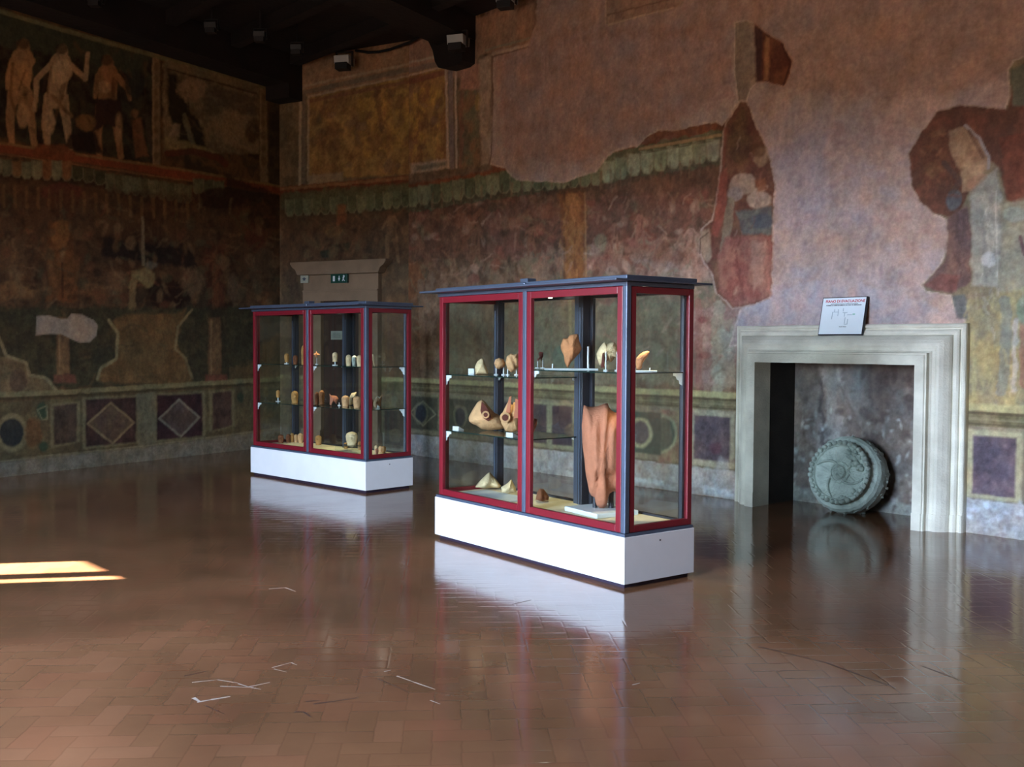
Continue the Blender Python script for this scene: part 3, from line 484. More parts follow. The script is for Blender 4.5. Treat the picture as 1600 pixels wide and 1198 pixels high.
def _paint_left(P):
    P.base([(70, 50, 34), (104, 76, 46), (88, 66, 46), (120, 84, 52), (78, 60, 42)], 2.2, 24, 2.6)
    # upper register: figures, then a landscape
    P.poly([(-400, -90), (238, 82), (238, 256), (-400, 150)], (50, 38, 30), 1, (72, 66, 50), w=2)
    P.poly([(-20, 20), (230, 80), (232, 120), (100, 90), (-20, 60)], (88, 94, 72), .6, (66, 76, 62), w=6)
    figure(P, 32, 62, 168, (176, 128, 80), arms=((-.1, .45), (.05, .3)), lean=.02); P.ell(30, 122, 20, 28, (204, 150, 92), .7, .2); P.line([(20, 100), (16, 150), (24, 175)], 5, (110, 70, 40), .6); P.line([(40, 110), (30, 140)], 4, (110, 70, 40), .5); P.ell(36, 180, 10, 20, (210, 158, 104), .8)
    figure(P, 88, 70, 165, (190, 152, 110), arms=((-.17, .62), (.25, .08)), lean=.04); P.ell(96, 112, 16, 20, (224, 186, 140), .7, .3); P.line([(80, 105), (74, 150)], 4, (120, 84, 56), .6); P.line([(98, 150), (84, 190)], 5, (110, 76, 48), .5); P.ell(78, 190, 8, 20, (222, 182, 136), .7); P.line([(82, 150), (112, 182)], 6, (150, 112, 74), .9)
    figure(P, 168, 88, 160, (168, 116, 72), arms=((-.1, .4), (.18, .42)), cloth=(70, 46, 38)); P.ell(163, 136, 10, 10, (216, 164, 108), .8); P.line([(176, 130), (178, 150)], 4, (110, 68, 40), .6); P.ell(186, 200, 6, 22, (206, 150, 98), .7)
    P.ell(134, 192, 16, 13, (142, 98, 54), .9, .3); P.poly([(110, 208), (150, 206), (160, 240), (100, 232)], (44, 30, 26), .9); P.poly([(206, 188), (220, 184), (232, 244), (212, 246)], (142, 88, 56), .9); P.ell(211, 178, 6, 7, (150, 104, 66), .9); P.ell(210, 130, 15, 22, (58, 60, 54), .8); P.line([(228, 180), (238, 240)], 6, (84, 70, 60), .9)
    P.poly([(255, 100), (405, 140), (405, 240), (255, 240)], (150, 124, 90), 1, (122, 98, 72), w=2)
    P.poly([(262, 112), (276, 118), (296, 170), (318, 200), (322, 240), (284, 230), (262, 170)], (46, 42, 32), .95, w=3); P.ell(300, 140, 22, 18, (176, 136, 100), .8, w=4); P.poly([(322, 130), (400, 150), (400, 180), (350, 170), (318, 160)], (104, 88, 72), .8, w=4)
    P.ell(364, 200, 32, 26, (164, 134, 98), .8, w=4); P.ell(394, 204, 12, 18, (88, 64, 46), .8, w=3); P.poly([(272, 192), (282, 194), (280, 214), (264, 212)], (170, 142, 112), .8, w=1); P.line([(288, 180), (300, 222)], 8, (132, 122, 96), .8, w=2); P.poly([(258, 214), (300, 224), (340, 238), (258, 232)], (162, 140, 90), .8, w=2)
    for x, t in ((244, 84), (412, 132)): P.line([(x, t), (x+1, 262 if x < 300 else 285)], 13, (148, 118, 84)); P.line([(x-5, t), (x-4, 262)], 2.2, (172, 140, 100), .9); P.line([(x+6, t), (x+7, 262)], 1.6, (86, 62, 44), .8); [P.ell(x, y, 3.5, 6, (112, 84, 56), .7, w=1) for y in range(int(t)+20, 255, 20)]
    P.line([(-400, -95), (0, 18), (60, 36), (238, 86), (420, 138)], 7, (132, 122, 84), .95); P.line([(262, 100), (400, 138)], 12, (142, 118, 86), .9); P.line([(262, 108), (400, 146)], 2.5, (60, 44, 32), .8)
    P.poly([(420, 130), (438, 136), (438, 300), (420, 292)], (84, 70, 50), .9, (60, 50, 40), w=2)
    strokes(P, 120, (0, 60, 232, 245), [(40, 30, 24), (74, 66, 48), (124, 86, 54), (56, 52, 42), (100, 70, 46)], (5, 26), (2, 6), .4, 91, 1.3)
    strokes(P, 60, (262, 115, 402, 238), [(166, 136, 100), (90, 70, 54), (128, 104, 76)], (6, 26), (2, 6), .45, 92, .2)
    # red shelf moulding and scalloped valance
    P.line([(-400, 172), (0, 231), (150, 250), (290, 273), (437, 298)], 15, (150, 72, 40), .95, w=1); P.line([(-400, 165), (0, 224), (60, 232), (290, 266), (437, 291)], 4, (150, 112, 66), .95); P.line([(-400, 182), (0, 240), (300, 283), (437, 304)], 2.2, (166, 106, 62), .8)
    P.poly([(50, 238), (60, 226), (100, 226), (118, 240), (118, 252), (55, 246)], (140, 76, 44), .9, w=1.5); P.line([(262, 240), (300, 236), (340, 246), (352, 256)], 10, (110, 58, 40), .9)
    P.scallops([(-300, 208), (0, 248), (50, 254)], 22, 26, [(136, 132, 96), (120, 114, 82), (150, 108, 66)], (42, 30, 24)); P.scallops([(50, 250), (112, 252)], 4, 30, [(140, 134, 98), (150, 98, 58)], (42, 30, 24)); P.scallops([(112, 258), (165, 268)], 3, 22, [(84, 78, 52), (94, 84, 56)], (42, 30, 24))
    P.scallops([(165, 270), (300, 290)], 10, 28, [(118, 112, 80), (104, 98, 68), (126, 120, 86)], (42, 30, 24)); P.scallops([(302, 278), (350, 284)], 3, 24, [(108, 104, 74), (92, 88, 62)], (42, 30, 24)); P.poly([(350, 270), (437, 306), (437, 360), (350, 330)], (54, 38, 28), .8, w=4)
    # scene of worn figures below
    P.poly([(-300, 250), (437, 318), (437, 430), (-300, 450)], (84, 56, 36), .6, (104, 68, 42), w=6)
    P.ell(96, 300, 34, 14, (116, 60, 42), .9, w=2); P.ell(100, 320, 24, 22, (104, 62, 36), .8, w=4); P.ell(345, 310, 40, 16, (66, 42, 30), .9)
    for k in range(17):
        x = 5+k*18; P.line([(x, 290+k*1.6), (x+1, 322+k*1.3)], 5, (138, 98, 54), .6, w=1)
    P.poly([(78, 345), (112, 348), (116, 400), (118, 440), (124, 470), (70, 470), (76, 430), (74, 380)], (140, 86, 38), .95, (116, 70, 34), w=3); P.ell(94, 365, 15, 22, (156, 100, 44), .8); P.ell(84, 430, 10, 34, (128, 84, 44), .8, -.15); P.ell(112, 434, 10, 34, (134, 88, 46), .8, .2); P.line([(97, 410), (98, 465)], 3, (70, 44, 28), .7)
    P.poly([(160, 370), (300, 388), (312, 420), (230, 410), (160, 400)], (46, 36, 34), .9, w=4); P.poly([(318, 380), (350, 385), (352, 560), (328, 560)], (112, 60, 36), .8, (90, 50, 34), w=3); P.line([(336, 400), (338, 590)], 10, (126, 78, 46), .6)
    P.line([(223, 340), (224, 414)], 4.5, (146, 130, 100), .9, w=.8); P.ell(236, 414, 10, 6, (120, 114, 100), .8); P.poly([(206, 424), (228, 418), (242, 428), (240, 454), (226, 446), (214, 436), (208, 460), (200, 450)], (156, 138, 88), .95, w=1.5); P.line([(208, 440), (206, 480)], 11, (146, 122, 80), .8, w=2)
    P.ell(265, 460, 32, 26, (48, 28, 24), .9, w=4); P.ell(180, 440, 18, 20, (130, 98, 70), .7, w=4); P.ell(300, 440, 18, 22, (134, 104, 74), .7, w=4); P.ell(20, 400, 22, 40, (120, 90, 60), .6, w=6); P.ell(20, 455, 32, 14, (150, 110, 66), .6, w=4); P.ell(365, 450, 10, 22, (128, 100, 74), .7, w=3); P.ell(410, 420, 22, 34, (104, 84, 62), .6, w=5); P.ell(400, 370, 14, 22, (106, 56, 38), .7, w=4)
    speckle(P, 150, (0, 320, 435, 480), [(140, 100, 60), (62, 40, 28), (124, 74, 46), (96, 92, 66), (150, 118, 80)], (2, 9), .45, 41, 1.2)
    strokes(P, 260, (0, 300, 435, 480), [(150, 108, 66), (54, 36, 26), (132, 76, 46), (98, 92, 64), (112, 72, 44), (70, 52, 36), (160, 128, 88)], (5, 26), (1.5, 5), .45, 93)
    # scrolled frames, green ground, pedestals
    P.poly([(-300, 480), (437, 480), (437, 600), (-300, 612)], (78, 74, 50), .85, (62, 58, 42), w=4)
    P.poly([(150, 596), (158, 575), (182, 560), (184, 520), (176, 500), (200, 490), (270, 490), (290, 482), (282, 510), (276, 540), (290, 560), (300, 590), (300, 604)], (120, 88, 48), .95, (136, 100, 56), w=2); P.line([(152, 592), (158, 575), (182, 560), (184, 520), (170, 500)], 5, (152, 136, 92), .9); P.line([(300, 590), (290, 560), (274, 545), (278, 510), (300, 484)], 4, (142, 122, 82), .9)
    P.poly([(-40, 620), (-20, 560), (12, 556), (40, 566), (46, 586), (76, 592), (92, 612)], (124, 100, 66), .95, (138, 112, 76), w=2); P.line([(-5, 520), (10, 556), (40, 566), (46, 586), (70, 590), (90, 612)], 5, (152, 134, 94), .9); P.ell(28, 594, 14, 18, (104, 78, 60), .8)
    for x in (99, 336): P.poly([(x-9, 496), (x+9, 496), (x+10, 585), (x-11, 585)], (142, 104, 64), .95, (124, 88, 56), w=1.2); P.poly([(x-15, 585), (x+18, 585), (x+20, 598), (x-16, 598)], (130, 76, 56), .95, w=1); P.line([(x-6, 500), (x-6, 584)], 2, (166, 130, 86), .7)
    P.poly([(360, 600), (362, 575), (392, 570), (405, 540), (437, 520), (437, 600)], (110, 86, 52), .8, w=3)
    # dado
    P.line([(-400, 634), (0, 617), (130, 611), (390, 595), (437, 592)], 8, (140, 126, 84), .95); P.line([(-400, 642), (0, 624), (130, 617), (437, 597)], 4, (82, 70, 44), .9)
    P.poly([(-400, 648), (0, 628), (437, 600), (437, 676), (0, 725), (-400, 762)], (116, 100, 66), 1, (98, 82, 56), w=1)
    P.ell(18, 676, 26, 30, (142, 124, 84)); P.ell(18, 676, 19, 22, (48, 50, 52), col2=(60, 58, 54)); P.ell(52, 676, 14, 24, (128, 84, 44), .8, w=3); P.ell(66, 642, 9, 13, (66, 82, 60), .95); P.frame([(58, 640), (66, 655), (74, 655), (74, 634)], 2, (140, 132, 96)); P.ell(68, 698, 7, 8, (66, 82, 60), .95)
    for (a, b, t, u, c) in [(84, 120, 634, 696, (96, 76, 62)), (134, 213, 624, 698, (84, 58, 52)), (245, 316, 618, 688, (78, 48, 50)), (332, 362, 614, 672, (98, 72, 62))]:
        P.poly([(a-5, t-3), (b+5, t-7), (b+5, u-6), (a-5, u+4)], (138, 124, 88), .8, w=.8); P.poly([(a, t), (b, t-4), (b, u-7), (a, u)], c, 1, tuple(int(q*.8) for q in c), w=.8)
    for cx, cy, rx, ry in ((173, 661, 36, 32), (280, 653, 31, 29)):
        q = [(cx, cy-ry), (cx+rx, cy-1), (cx+3, cy+ry), (cx-rx, cy+1)]; P.poly(q, (112, 88, 64) if cx < 200 else (108, 84, 76), 1, (98, 74, 62), w=.7); P.frame(q, 3.2, (146, 120, 84) if cx < 200 else (146, 130, 110), w=.5)
    P.poly([(214, 615), (243, 612), (243, 692), (216, 697)], (130, 118, 90), .8, w=1); P.ell(376, 620, 5, 8, (56, 66, 48), .9)
    P.poly([(-400, 765), (0, 722), (216, 700), (437, 671), (437, 700), (0, 750), (-400, 800)], (132, 118, 98), 1, (148, 134, 116), w=1); P.line([(-400, 762), (0, 720), (216, 698), (437, 669)], 2.5, (150, 134, 102), .9)
    # fresh plaster repair
    P.poly([(57, 494), (76, 493), (96, 499), (106, 498), (112, 490), (128, 492), (146, 500), (152, 508), (150, 524), (140, 534), (125, 535), (110, 528), (95, 521), (76, 521), (57, 523)], (172, 152, 136), 1, None, w=.4, mot=.04)

def paint_left(P):
    _paint_left(P)
    strokes(P, 120, (0, 480, 435, 610), [(96, 92, 60), (60, 54, 38), (128, 98, 58), (84, 66, 44)], (6, 26), (2, 5), .4, 94)
    P.poly([(57, 494), (76, 493), (96, 499), (106, 498), (112, 490), (128, 492), (146, 500), (152, 508), (150, 524), (140, 534), (125, 535), (110, 528), (95, 521), (76, 521), (57, 523)], (172, 152, 136), 1, None, w=.4, mot=.04)
    P.c *= np.array([[.94, .97, .86]])

def paint_hearth(P):
    P.base([(112, 94, 86), (150, 132, 124), (124, 110, 102), (176, 164, 156)], 3, 54, 2.6)
    P.line([(1295, 570), (1300, 640), (1292, 690)], 16, (150, 142, 134), .8, w=4); P.line([(1282, 590), (1284, 690)], 7, (72, 60, 58), .8, w=4); P.poly([(1312, 566), (1430, 566), (1425, 650), (1380, 690), (1320, 690)], (92, 72, 68), .6, (110, 96, 92), w=6)
    P.poly([(1236, 570), (1280, 570), (1280, 640), (1262, 740), (1236, 790)], (148, 138, 130), .6, (118, 104, 100), w=6)
    P.poly([(1380, 660), (1430, 640), (1430, 810), (1370, 800)], (150, 144, 138), .55, (118, 104, 98), w=6); P.poly([(1230, 755), (1300, 770), (1430, 790), (1430, 812), (1230, 790)], (164, 168, 160), .8, w=4)
    speckle(P, 130, (1240, 640, 1430, 800), [(190, 188, 180), (96, 80, 74), (176, 164, 156), (204, 204, 200)], (.8, 4), .7, 61, 1.4)
    speckle(P, 50, (1245, 570, 1430, 700), [(150, 138, 134), (80, 62, 60), (132, 130, 124)], (2, 9), .5, 62, 1.4)

# ------------------------------------------------------------------ room shell
A = np.array([.095, 0.]); B = np.array([-2.193, -.831]); EL = np.array([.3038, -.9527])
st = lambda o: tag(o, kind='structure')
st(gridwall('wall_back', A, (9.62, 0), 6.0, .0125, paint_main, hole=(6.32, 8.0, 1.46)))
st(gridwall('wall_corner', B, A, 6.0, .016, paint_corner))
LP = B+EL*5.6; LE = B+EL*11.6
st(gridwall('wall_left', LP, B, 6.0, .016, paint_left))
def quadwall(name, p, q, z0, z1, m, th=.3):
    mb = MB(); d = np.array(q)-np.array(p); d = d/np.linalg.norm(d); n = np.array([d[1], -d[0]])*th
    mb.prism([(p[0], p[1]), (q[0], q[1]), (q[0]+n[0], q[1]+n[1]), (p[0]+n[0], p[1]+n[1])], 'z', z0, z1)
    return st(mb.build(name, m))
quadwall('wall_back_right', (16.2, 0), (9.62, 0), 0, 6.0, mat('bare_pink_wall_plaster', (152, 124, 108), .9, 0, .18, 2.5, .2, 12), -.3)
quadwall('wall_left_front', LP, B+EL*10.7, 0, 6.0, M['wall'], .3)
quadwall('wall_right', (16.2, -12.2), (16.2, .3), 0, 6.0, M['wall'], .3)
# window wall with its embrasures: (x0, x1, z0, z1)
WIN = [(1.12, 2.75, 1.1, 4.0), (6.9, 9.7, .8, 3.9)]
YF = -11.0; TH = 1.0
mb = MB(); xs = [.6]
for x0, x1, z0, z1 in WIN:
    mb.box(xs[-1], x0, YF-TH, YF, 0, 6.0); mb.box(x0, x1, YF-TH, YF, 0, z0); mb.box(x0, x1, YF-TH, YF, z1, 6.0); xs.append(x1)
mb.box(xs[-1], 16.5, YF-TH, YF, 0, 6.0)
st(mb.build('wall_front', M['frontwall']))
for i, (x0, x1, z0, z1) in enumerate(WIN):
    mb = MB(); yy = YF-TH+.12; w = .06
    for bx in ((x0, x0+w), (x1-w, x1), ((x0+x1)/2-.04, (x0+x1)/2+.04)): mb.box(*bx, yy-.03, yy+.03, z0, z1)
    for bz in ((z0, z0+w), (z1-w, z1), (z0+(z1-z0)*.66, z0+(z1-z0)*.66+.05)): mb.box(x0, x1, yy-.03, yy+.03, *bz)
    if i: st(mb.build('window_%d' % (i+1), M['doorwood']))
    else:
        mb.bm.free(); mb = MB(); yy = -11.28      # closed shutters with two open slits
        mb.box(x0, x1, yy-.02, yy+.02, 3.42, z1)
        for bx in ((x0, 1.68), (2.14, 2.32), (2.46, x1)): mb.box(*bx, yy-.02, yy+.02, z0, 3.42)
        st(mb.build('window_1', M['doorwood']))
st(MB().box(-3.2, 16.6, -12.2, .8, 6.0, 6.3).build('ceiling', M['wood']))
def beam(n, x0, x1, zb, y0=0.):
    mb = MB(); k = EL/abs(EL[1])
    a = np.array([x0, y0]); b = np.array([x1, y0]); e = k*(11.6)
    mb.prism([tuple(a+(0, .0)), tuple(b+(0, .0)), tuple(b+e), tuple(a+e)], 'z', zb, 6.0)
    return st(mb.build('trim_%d' % n, M['wood']))
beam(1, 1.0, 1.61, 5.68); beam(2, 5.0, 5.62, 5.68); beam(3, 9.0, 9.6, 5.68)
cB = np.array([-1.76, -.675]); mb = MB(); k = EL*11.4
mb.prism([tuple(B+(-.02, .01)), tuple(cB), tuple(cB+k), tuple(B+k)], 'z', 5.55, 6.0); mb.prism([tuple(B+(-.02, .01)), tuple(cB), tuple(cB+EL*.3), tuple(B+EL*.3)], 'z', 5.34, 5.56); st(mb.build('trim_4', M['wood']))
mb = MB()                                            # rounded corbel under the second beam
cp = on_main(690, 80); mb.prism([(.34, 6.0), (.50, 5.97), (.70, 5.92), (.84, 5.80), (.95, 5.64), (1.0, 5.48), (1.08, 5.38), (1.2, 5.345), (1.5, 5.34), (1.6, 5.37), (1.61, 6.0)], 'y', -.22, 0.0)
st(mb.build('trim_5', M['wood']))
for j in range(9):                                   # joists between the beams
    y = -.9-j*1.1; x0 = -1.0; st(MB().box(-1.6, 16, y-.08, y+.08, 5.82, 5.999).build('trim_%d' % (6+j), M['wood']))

# floor: herringbone terracotta under old wax
def floormat():
    m, nt, b, out = newmat('waxed_terracotta_floor'); L = nt.links.new; N = nt.nodes.new
    def ma(op, a, b_=None, c=None):
        n = N('ShaderNodeMath'); n.operation = op
        for k, v in enumerate((a, b_, c)):
            if v is None: continue
            if isinstance(v, (int, float)): n.inputs[k].default_value = v
            else: L(v, n.inputs[k])
        return n.outputs[0]
    tc = N('ShaderNodeTexCoord'); mp = N('ShaderNodeMapping'); mp.inputs['Rotation'].default_value = (0, 0, math.radians(38)); mp.inputs['Scale'].default_value = (1/.12,)*3
    L(tc.outputs['Object'], mp.inputs[0]); sp = N('ShaderNodeSeparateXYZ')
    wn = N('ShaderNodeTexNoise'); wn.inputs['Scale'].default_value = 1.7; L(mp.outputs[0], wn.inputs['Vector'])
    wa = N('ShaderNodeVectorMath'); wa.operation = 'MULTIPLY_ADD'; L(wn.outputs['Color'], wa.inputs[0]); wa.inputs[1].default_value = (.12,)*3; L(mp.outputs[0], wa.inputs[2])
    L(wa.outputs[0], sp.inputs[0]); x, y = sp.outputs[0], sp.outputs[1]
    i = ma('FLOOR', x); j = ma('FLOOR', y); fx = ma('SUBTRACT', x, i); fy = ma('SUBTRACT', y, j)
    k = ma('FLOORED_MODULO', ma('SUBTRACT', i, j), 4.)
    eq = lambda v: ma('COMPARE', k, float(v), .1)
    big = 9.
    dr = ma('ADD', ma('SUBTRACT', 1., fx), ma('MULTIPLY', eq(0), big)); dl = ma('ADD', fx, ma('MULTIPLY', eq(1), big))
    dt = ma('ADD', ma('SUBTRACT', 1., fy), ma('MULTIPLY', eq(3), big)); db = ma('ADD', fy, ma('MULTIPLY', eq(2), big))
    d = ma('MINIMUM', ma('MINIMUM', dr, dl), ma('MINIMUM', dt, db))
    iid = ma('SUBTRACT', i, eq(1)); jid = ma('SUBTRACT', j, eq(2))
    cb = N('ShaderNodeCombineXYZ'); L(iid, cb.inputs[0]); L(jid, cb.inputs[1]); wh = N('ShaderNodeTexWhiteNoise'); L(cb.outputs[0], wh.inputs['Vector'])
    rp = N('ShaderNodeValToRGB'); E = rp.color_ramp.elements
    E[0].position = 0; E[0].color = (*lin((116, 80, 55)), 1); E[1].position = 1; E[1].color = (*lin((126, 87, 61)), 1)
    e = E.new(.35); e.color = (*lin((120, 83, 57)), 1); e = E.new(.7); e.color = (*lin((124, 82, 57)), 1)
    L(wh.outputs['Value'], rp.inputs[0])
    big_n = N('ShaderNodeTexNoise'); big_n.inputs['Scale'].default_value = .9; big_n.inputs['Detail'].default_value = 7; L(tc.outputs['Object'], big_n.inputs['Vector'])
    mr = N('ShaderNodeMapRange'); mr.inputs['From Min'].default_value = .3; mr.inputs['From Max'].default_value = .7; mr.inputs['To Min'].default_value = .68; mr.inputs['To Max'].default_value = 1.25; L(big_n.outputs['Fac'], mr.inputs['Value'])
    gr = N('ShaderNodeMapRange'); gr.inputs['From Min'].default_value = .012; gr.inputs['From Max'].default_value = .05; gr.inputs['To Min'].default_value = .85; gr.inputs['To Max'].default_value = 1.; L(d, gr.inputs['Value'])
    sc = N('ShaderNodeVectorMath'); sc.operation = 'SCALE'; L(rp.outputs[0], sc.inputs[0]); L(ma('MULTIPLY', mr.outputs[0], gr.outputs[0]), sc.inputs['Scale']); L(sc.outputs[0], b.inputs['Base Color'])
    rn = N('ShaderNodeTexNoise'); rn.inputs['Scale'].default_value = 2.2; rn.inputs['Detail'].default_value = 6; L(tc.outputs['Object'], rn.inputs['Vector'])
    rr = N('ShaderNodeMapRange'); rr.inputs['From Min'].default_value = .3; rr.inputs['From Max'].default_value = .7; rr.inputs['To Min'].default_value = .09; rr.inputs['To Max'].default_value = .16; L(rn.outputs['Fac'], rr.inputs['Value']); L(rr.outputs[0], b.inputs['Roughness'])
    b.inputs['IOR'].default_value = 1.56; b.inputs['Specular IOR Level'].default_value = .5
    hh = ma('ADD', ma('MULTIPLY', ma('MINIMUM', d, .08), 3.), ma('MULTIPLY', wh.outputs['Value'], .12))
    un = N('ShaderNodeTexNoise'); un.inputs['Scale'].default_value = 5.; un.inputs['Detail'].default_value = 3; L(tc.outputs['Object'], un.inputs['Vector'])
    hh = ma('ADD', hh, ma('MULTIPLY', un.outputs['Fac'], .8))
    bp = N('ShaderNodeBump'); bp.inputs['Strength'].default_value = .13; bp.inputs['Distance'].default_value = .008; L(hh, bp.inputs['Height']); L(bp.outputs[0], b.inputs['Normal'])
    return m
M['floor'] = floormat(); M['chip'] = mat('pale_chipped_mortar', (168, 152, 140), .8); M['chipdark'] = mat('dark_worn_joint', (66, 44, 36), .5)
mb = MB(); mb.box(-3.2, 16.6, -12.2, .8, -.1, 0)
def fline(pts, w, mi):
    P = [on_z(*p)[:2] for p in pts]
    for a, c in zip(P[:-1], P[1:]):
        d = (c-a)/np.linalg.norm(c-a); n = np.array([-d[1], d[0]])*w/2; vs = [mb.bm.verts.new((*q, .0008)) for q in (a-n, c-n*.5, c+n*.5, a+n)]; mb.bm.faces.new(vs).material_index = mi
for pts, w, mi in [([(302, 1090), (312, 1096)], .02, 1), ([(308, 1097), (330, 1093), (360, 1088)], .016, 1), ([(288, 1056), (322, 1049)], .010, 2), ([(300, 1066), (340, 1062), (372, 1067)], .008, 1), ([(372, 1068), (388, 1073), (422, 1066)], .008, 1), ([(344, 1072), (392, 1074), (408, 1077)], .008, 1), ([(425, 1043), (455, 1035), (464, 1039)], .008, 1), ([(420, 920), (446, 918), (462, 924)], .012, 1), ([(428, 1045), (448, 1050)], .006, 1),
                   ([(460, 1112), (474, 1112), (486, 1120)], .012, 2), ([(478, 1096), (500, 1094)], .01, 2), ([(620, 1056), (648, 1066), (680, 1077)], .010, 1), ([(600, 1049), (611, 1047)], .008, 1), ([(672, 1094), (688, 1100)], .008, 1), ([(988, 1070), (1000, 1067)], .008, 1), ([(320, 1102), (352, 1116)], .006, 2), ([(490, 1100), (560, 1090)], .012, 2), ([(800, 944), (830, 937)], .008, 2), ([(1440, 1040), (1520, 1070)], .006, 2), ([(1185, 1010), (1290, 1035), (1400, 1075)], .012, 2), ([(590, 1060), (640, 1082)], .006, 2)]:
    fline(pts, w, mi)
o = mb.build('floor', [M['floor'], M['chip'], M['chipdark']]); st(o)

# hearth recess: dark plaster sides and top, stained plaster back
HX0, HX1, HY = 6.32, 7.99, .46
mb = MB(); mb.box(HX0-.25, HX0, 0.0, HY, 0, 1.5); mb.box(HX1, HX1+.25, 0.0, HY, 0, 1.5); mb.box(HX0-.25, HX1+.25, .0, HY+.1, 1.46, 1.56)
st(mb.build('wall_hearth_sides', M['hearthdark']))
st(gridwall('wall_hearth', (HX0, HY), (HX1, HY), 1.46, .012, paint_hearth, m=M['hearth']))

# ------------------------------------------------------------------ fireplace surround
prof = [(0, .26), (.085, .26), (.09, .25), (.105, .25), (.108, .205), (.125, .19), (.15, .19), (.17, .20), (.19, .195), (.22, .172), (.25, .135), (.262, .11), (.264, .092), (.275, .098), (.295, .092), (.31, .078), (.314, .058), (.325, .055), (.335, .07), (.348, .074), (.36, .066), (.365, .05), (.365, 0)]
OX0, OX1, OZ = 6.325, 7.995, 1.45
fire = empty('fireplace', ((OX0+OX1)/2, 0, 0)); tag(fire, 'pale moulded stone fireplace surround standing against the pink plaster wall', 'fireplace')
FO = np.array([(OX0+OX1)/2, 0, 0])
def sweep(kind):
    mb = MB(); R = []
    for d, p in prof:
        if kind == 0: a, c = (OX0-d, -p, 0), (OX0-d, -p, OZ+d)
        elif kind == 1: a, c = (OX0-d, -p, OZ+d), (OX1+d, -p, OZ+d)
        else: a, c = (OX1+d, -p, OZ+d), (OX1+d, -p, 0)
        n = 14; a = np.array(a); c = np.array(c)
        R.append([mb.bm.verts.new(tuple(a+(c-a)*t/n - FO + np.array([0, random.uniform(-.0015, .0015), random.uniform(-.002, .002) if 0 < t < n else 0]))) for t in range(n+1)])
    for i in range(len(R)-1):
        for t in range(14): mb.bm.faces.new((R[i][t], R[i][t+1], R[i+1][t+1], R[i+1][t]))
    if kind == 1: mb.box(OX0-FO[0], OX1-FO[0], -.26, .01, OZ, OZ+.001)
    else:
        x = (OX0 if kind == 0 else OX1)-FO[0]; mb.box(x-(.012 if kind == 0 else 0), x+(.012 if kind else 0), -.258, .01, 0, OZ)
    return mb
sweep(0).build('jamb', M['marble'], fire); sweep(2).build('jamb', M['marble'], fire); sweep(1).build('lintel', M['marble'], fire)
for s in (0, 1):                                      # plinth blocks at the feet
    x0 = (OX0-.365 if s == 0 else OX1-.002)-FO[0]; mb = MB()
    pts = [(OX1-FO[0]-.003+d if s else OX0-FO[0]+.003-d, -p-.008) for d, p in prof]
    pts = pts+[((OX1 if s else OX0)-FO[0], 0)]
    mb.prism(pts, 'z', 0, .15); mb.build('foot_block', M['marble'], fire)

# stone drum in the hearth
fb = on_z(1318, 801); P0 = np.array([fb[0]+.01, max(-.02, min(fb[1], .2)), .375])
vd = P0-CAM; vd[2] = 0; vd /= np.linalg.norm(vd); rgt = np.array([vd[1], -vd[0], 0])
ax = -vd*.86-rgt*.43+np.array([0, 0, .24]); ax /= np.linalg.norm(ax)
mb = MB(); rd = random.Random(3)
def lathe(mb, prof, n=64, nz=.004):
    rings = []
    for y, r in prof: rings.append([mb.bm.verts.new(((r+rd.uniform(-nz, nz))*math.cos(2*PI*i/n), y+rd.uniform(-nz, nz), (r+rd.uniform(-nz, nz))*math.sin(2*PI*i/n))) for i in range(n)])
    for a, c in zip(rings[:-1], rings[1:]):
        for i in range(n): mb.bm.faces.new((a[i], a[(i+1) % n], c[(i+1) % n], c[i]))
    mb.bm.faces.new(rings[0]); mb.bm.faces.new(rings[-1][::-1])
lathe(mb, [(.20, .26), (.19, .34), (.14, .372), (.04, .378), (-.02, .368), (-.045, .345), (-.05, .30), (-.075, .285), (-.10, .295), (-.12, .30), (-.135, .285), (-.138, .262), (-.12, .25), (-.112, .2), (-.108, .13), (-.112, .105), (-.128, .098), (-.13, .085), (-.118, .08), (-.12, .07), (-.15, .06), (-.165, .035), (-.168, .01)])
def blob(mb, c, r, sub=2, ry=None, nz=.1):
    ret = bmesh.ops.create_icosphere(mb.bm, subdivisions=sub, radius=1)
    for v in ret['verts']:
        k = 1+rd.uniform(-nz, nz); v.co = Vector((c[0]+v.co.x*r[0]*k, c[1]+v.co.y*r[1]*k, c[2]+v.co.z*r[2]*k))
for i in range(34):
    a = 2*PI*i/34; blob(mb, (.288*math.cos(a), -.135+rd.uniform(-.006, .006), .288*math.sin(a)), (.026, .036, .026), 2)
for i in range(16):
    a = rd.uniform(.2, 1.35); r = rd.uniform(.17, .27); blob(mb, (r*math.cos(a), -.13, r*math.sin(a)), (.028, .045, .028), 2)
for i in range(14):
    a = rd.uniform(-1.6, -.7); r = rd.uniform(.22, .29); blob(mb, (r*math.cos(a), -.135, r*math.sin(a)), (.02, .022, .02), 2)
for a0, s in ((.4, 1), (2.0, 1), (3.6, 1), (5.2, 1)):
    for t in range(16):
        f = t/15; a = a0+s*f*.9; r = .085+f*.16; blob(mb, (r*math.cos(a), -.118, r*math.sin(a)), (.014, .026, .014), 1, nz=.05)
for i in range(60):
    a = rd.uniform(0, 2*PI); blob(mb, (.366*math.cos(a), rd.uniform(0, .16), .366*math.sin(a)), (.02, .03, .02), 1, nz=.2)
drum = mb.build('stone_drum', M['stone']); xh = np.cross(-ax, [0, 0, 1]); xh /= np.linalg.norm(xh); zh = np.cross(xh, -ax)
drum.matrix_world = Matrix(((xh[0], -ax[0], zh[0], P0[0]), (xh[1], -ax[1], zh[1], P0[1]), (xh[2], -ax[2], zh[2], P0[2]), (0, 0, 0, 1)))
tag(drum, 'round carved grey stone drum with a rosette face, leaning inside the fireplace', 'stone carving')

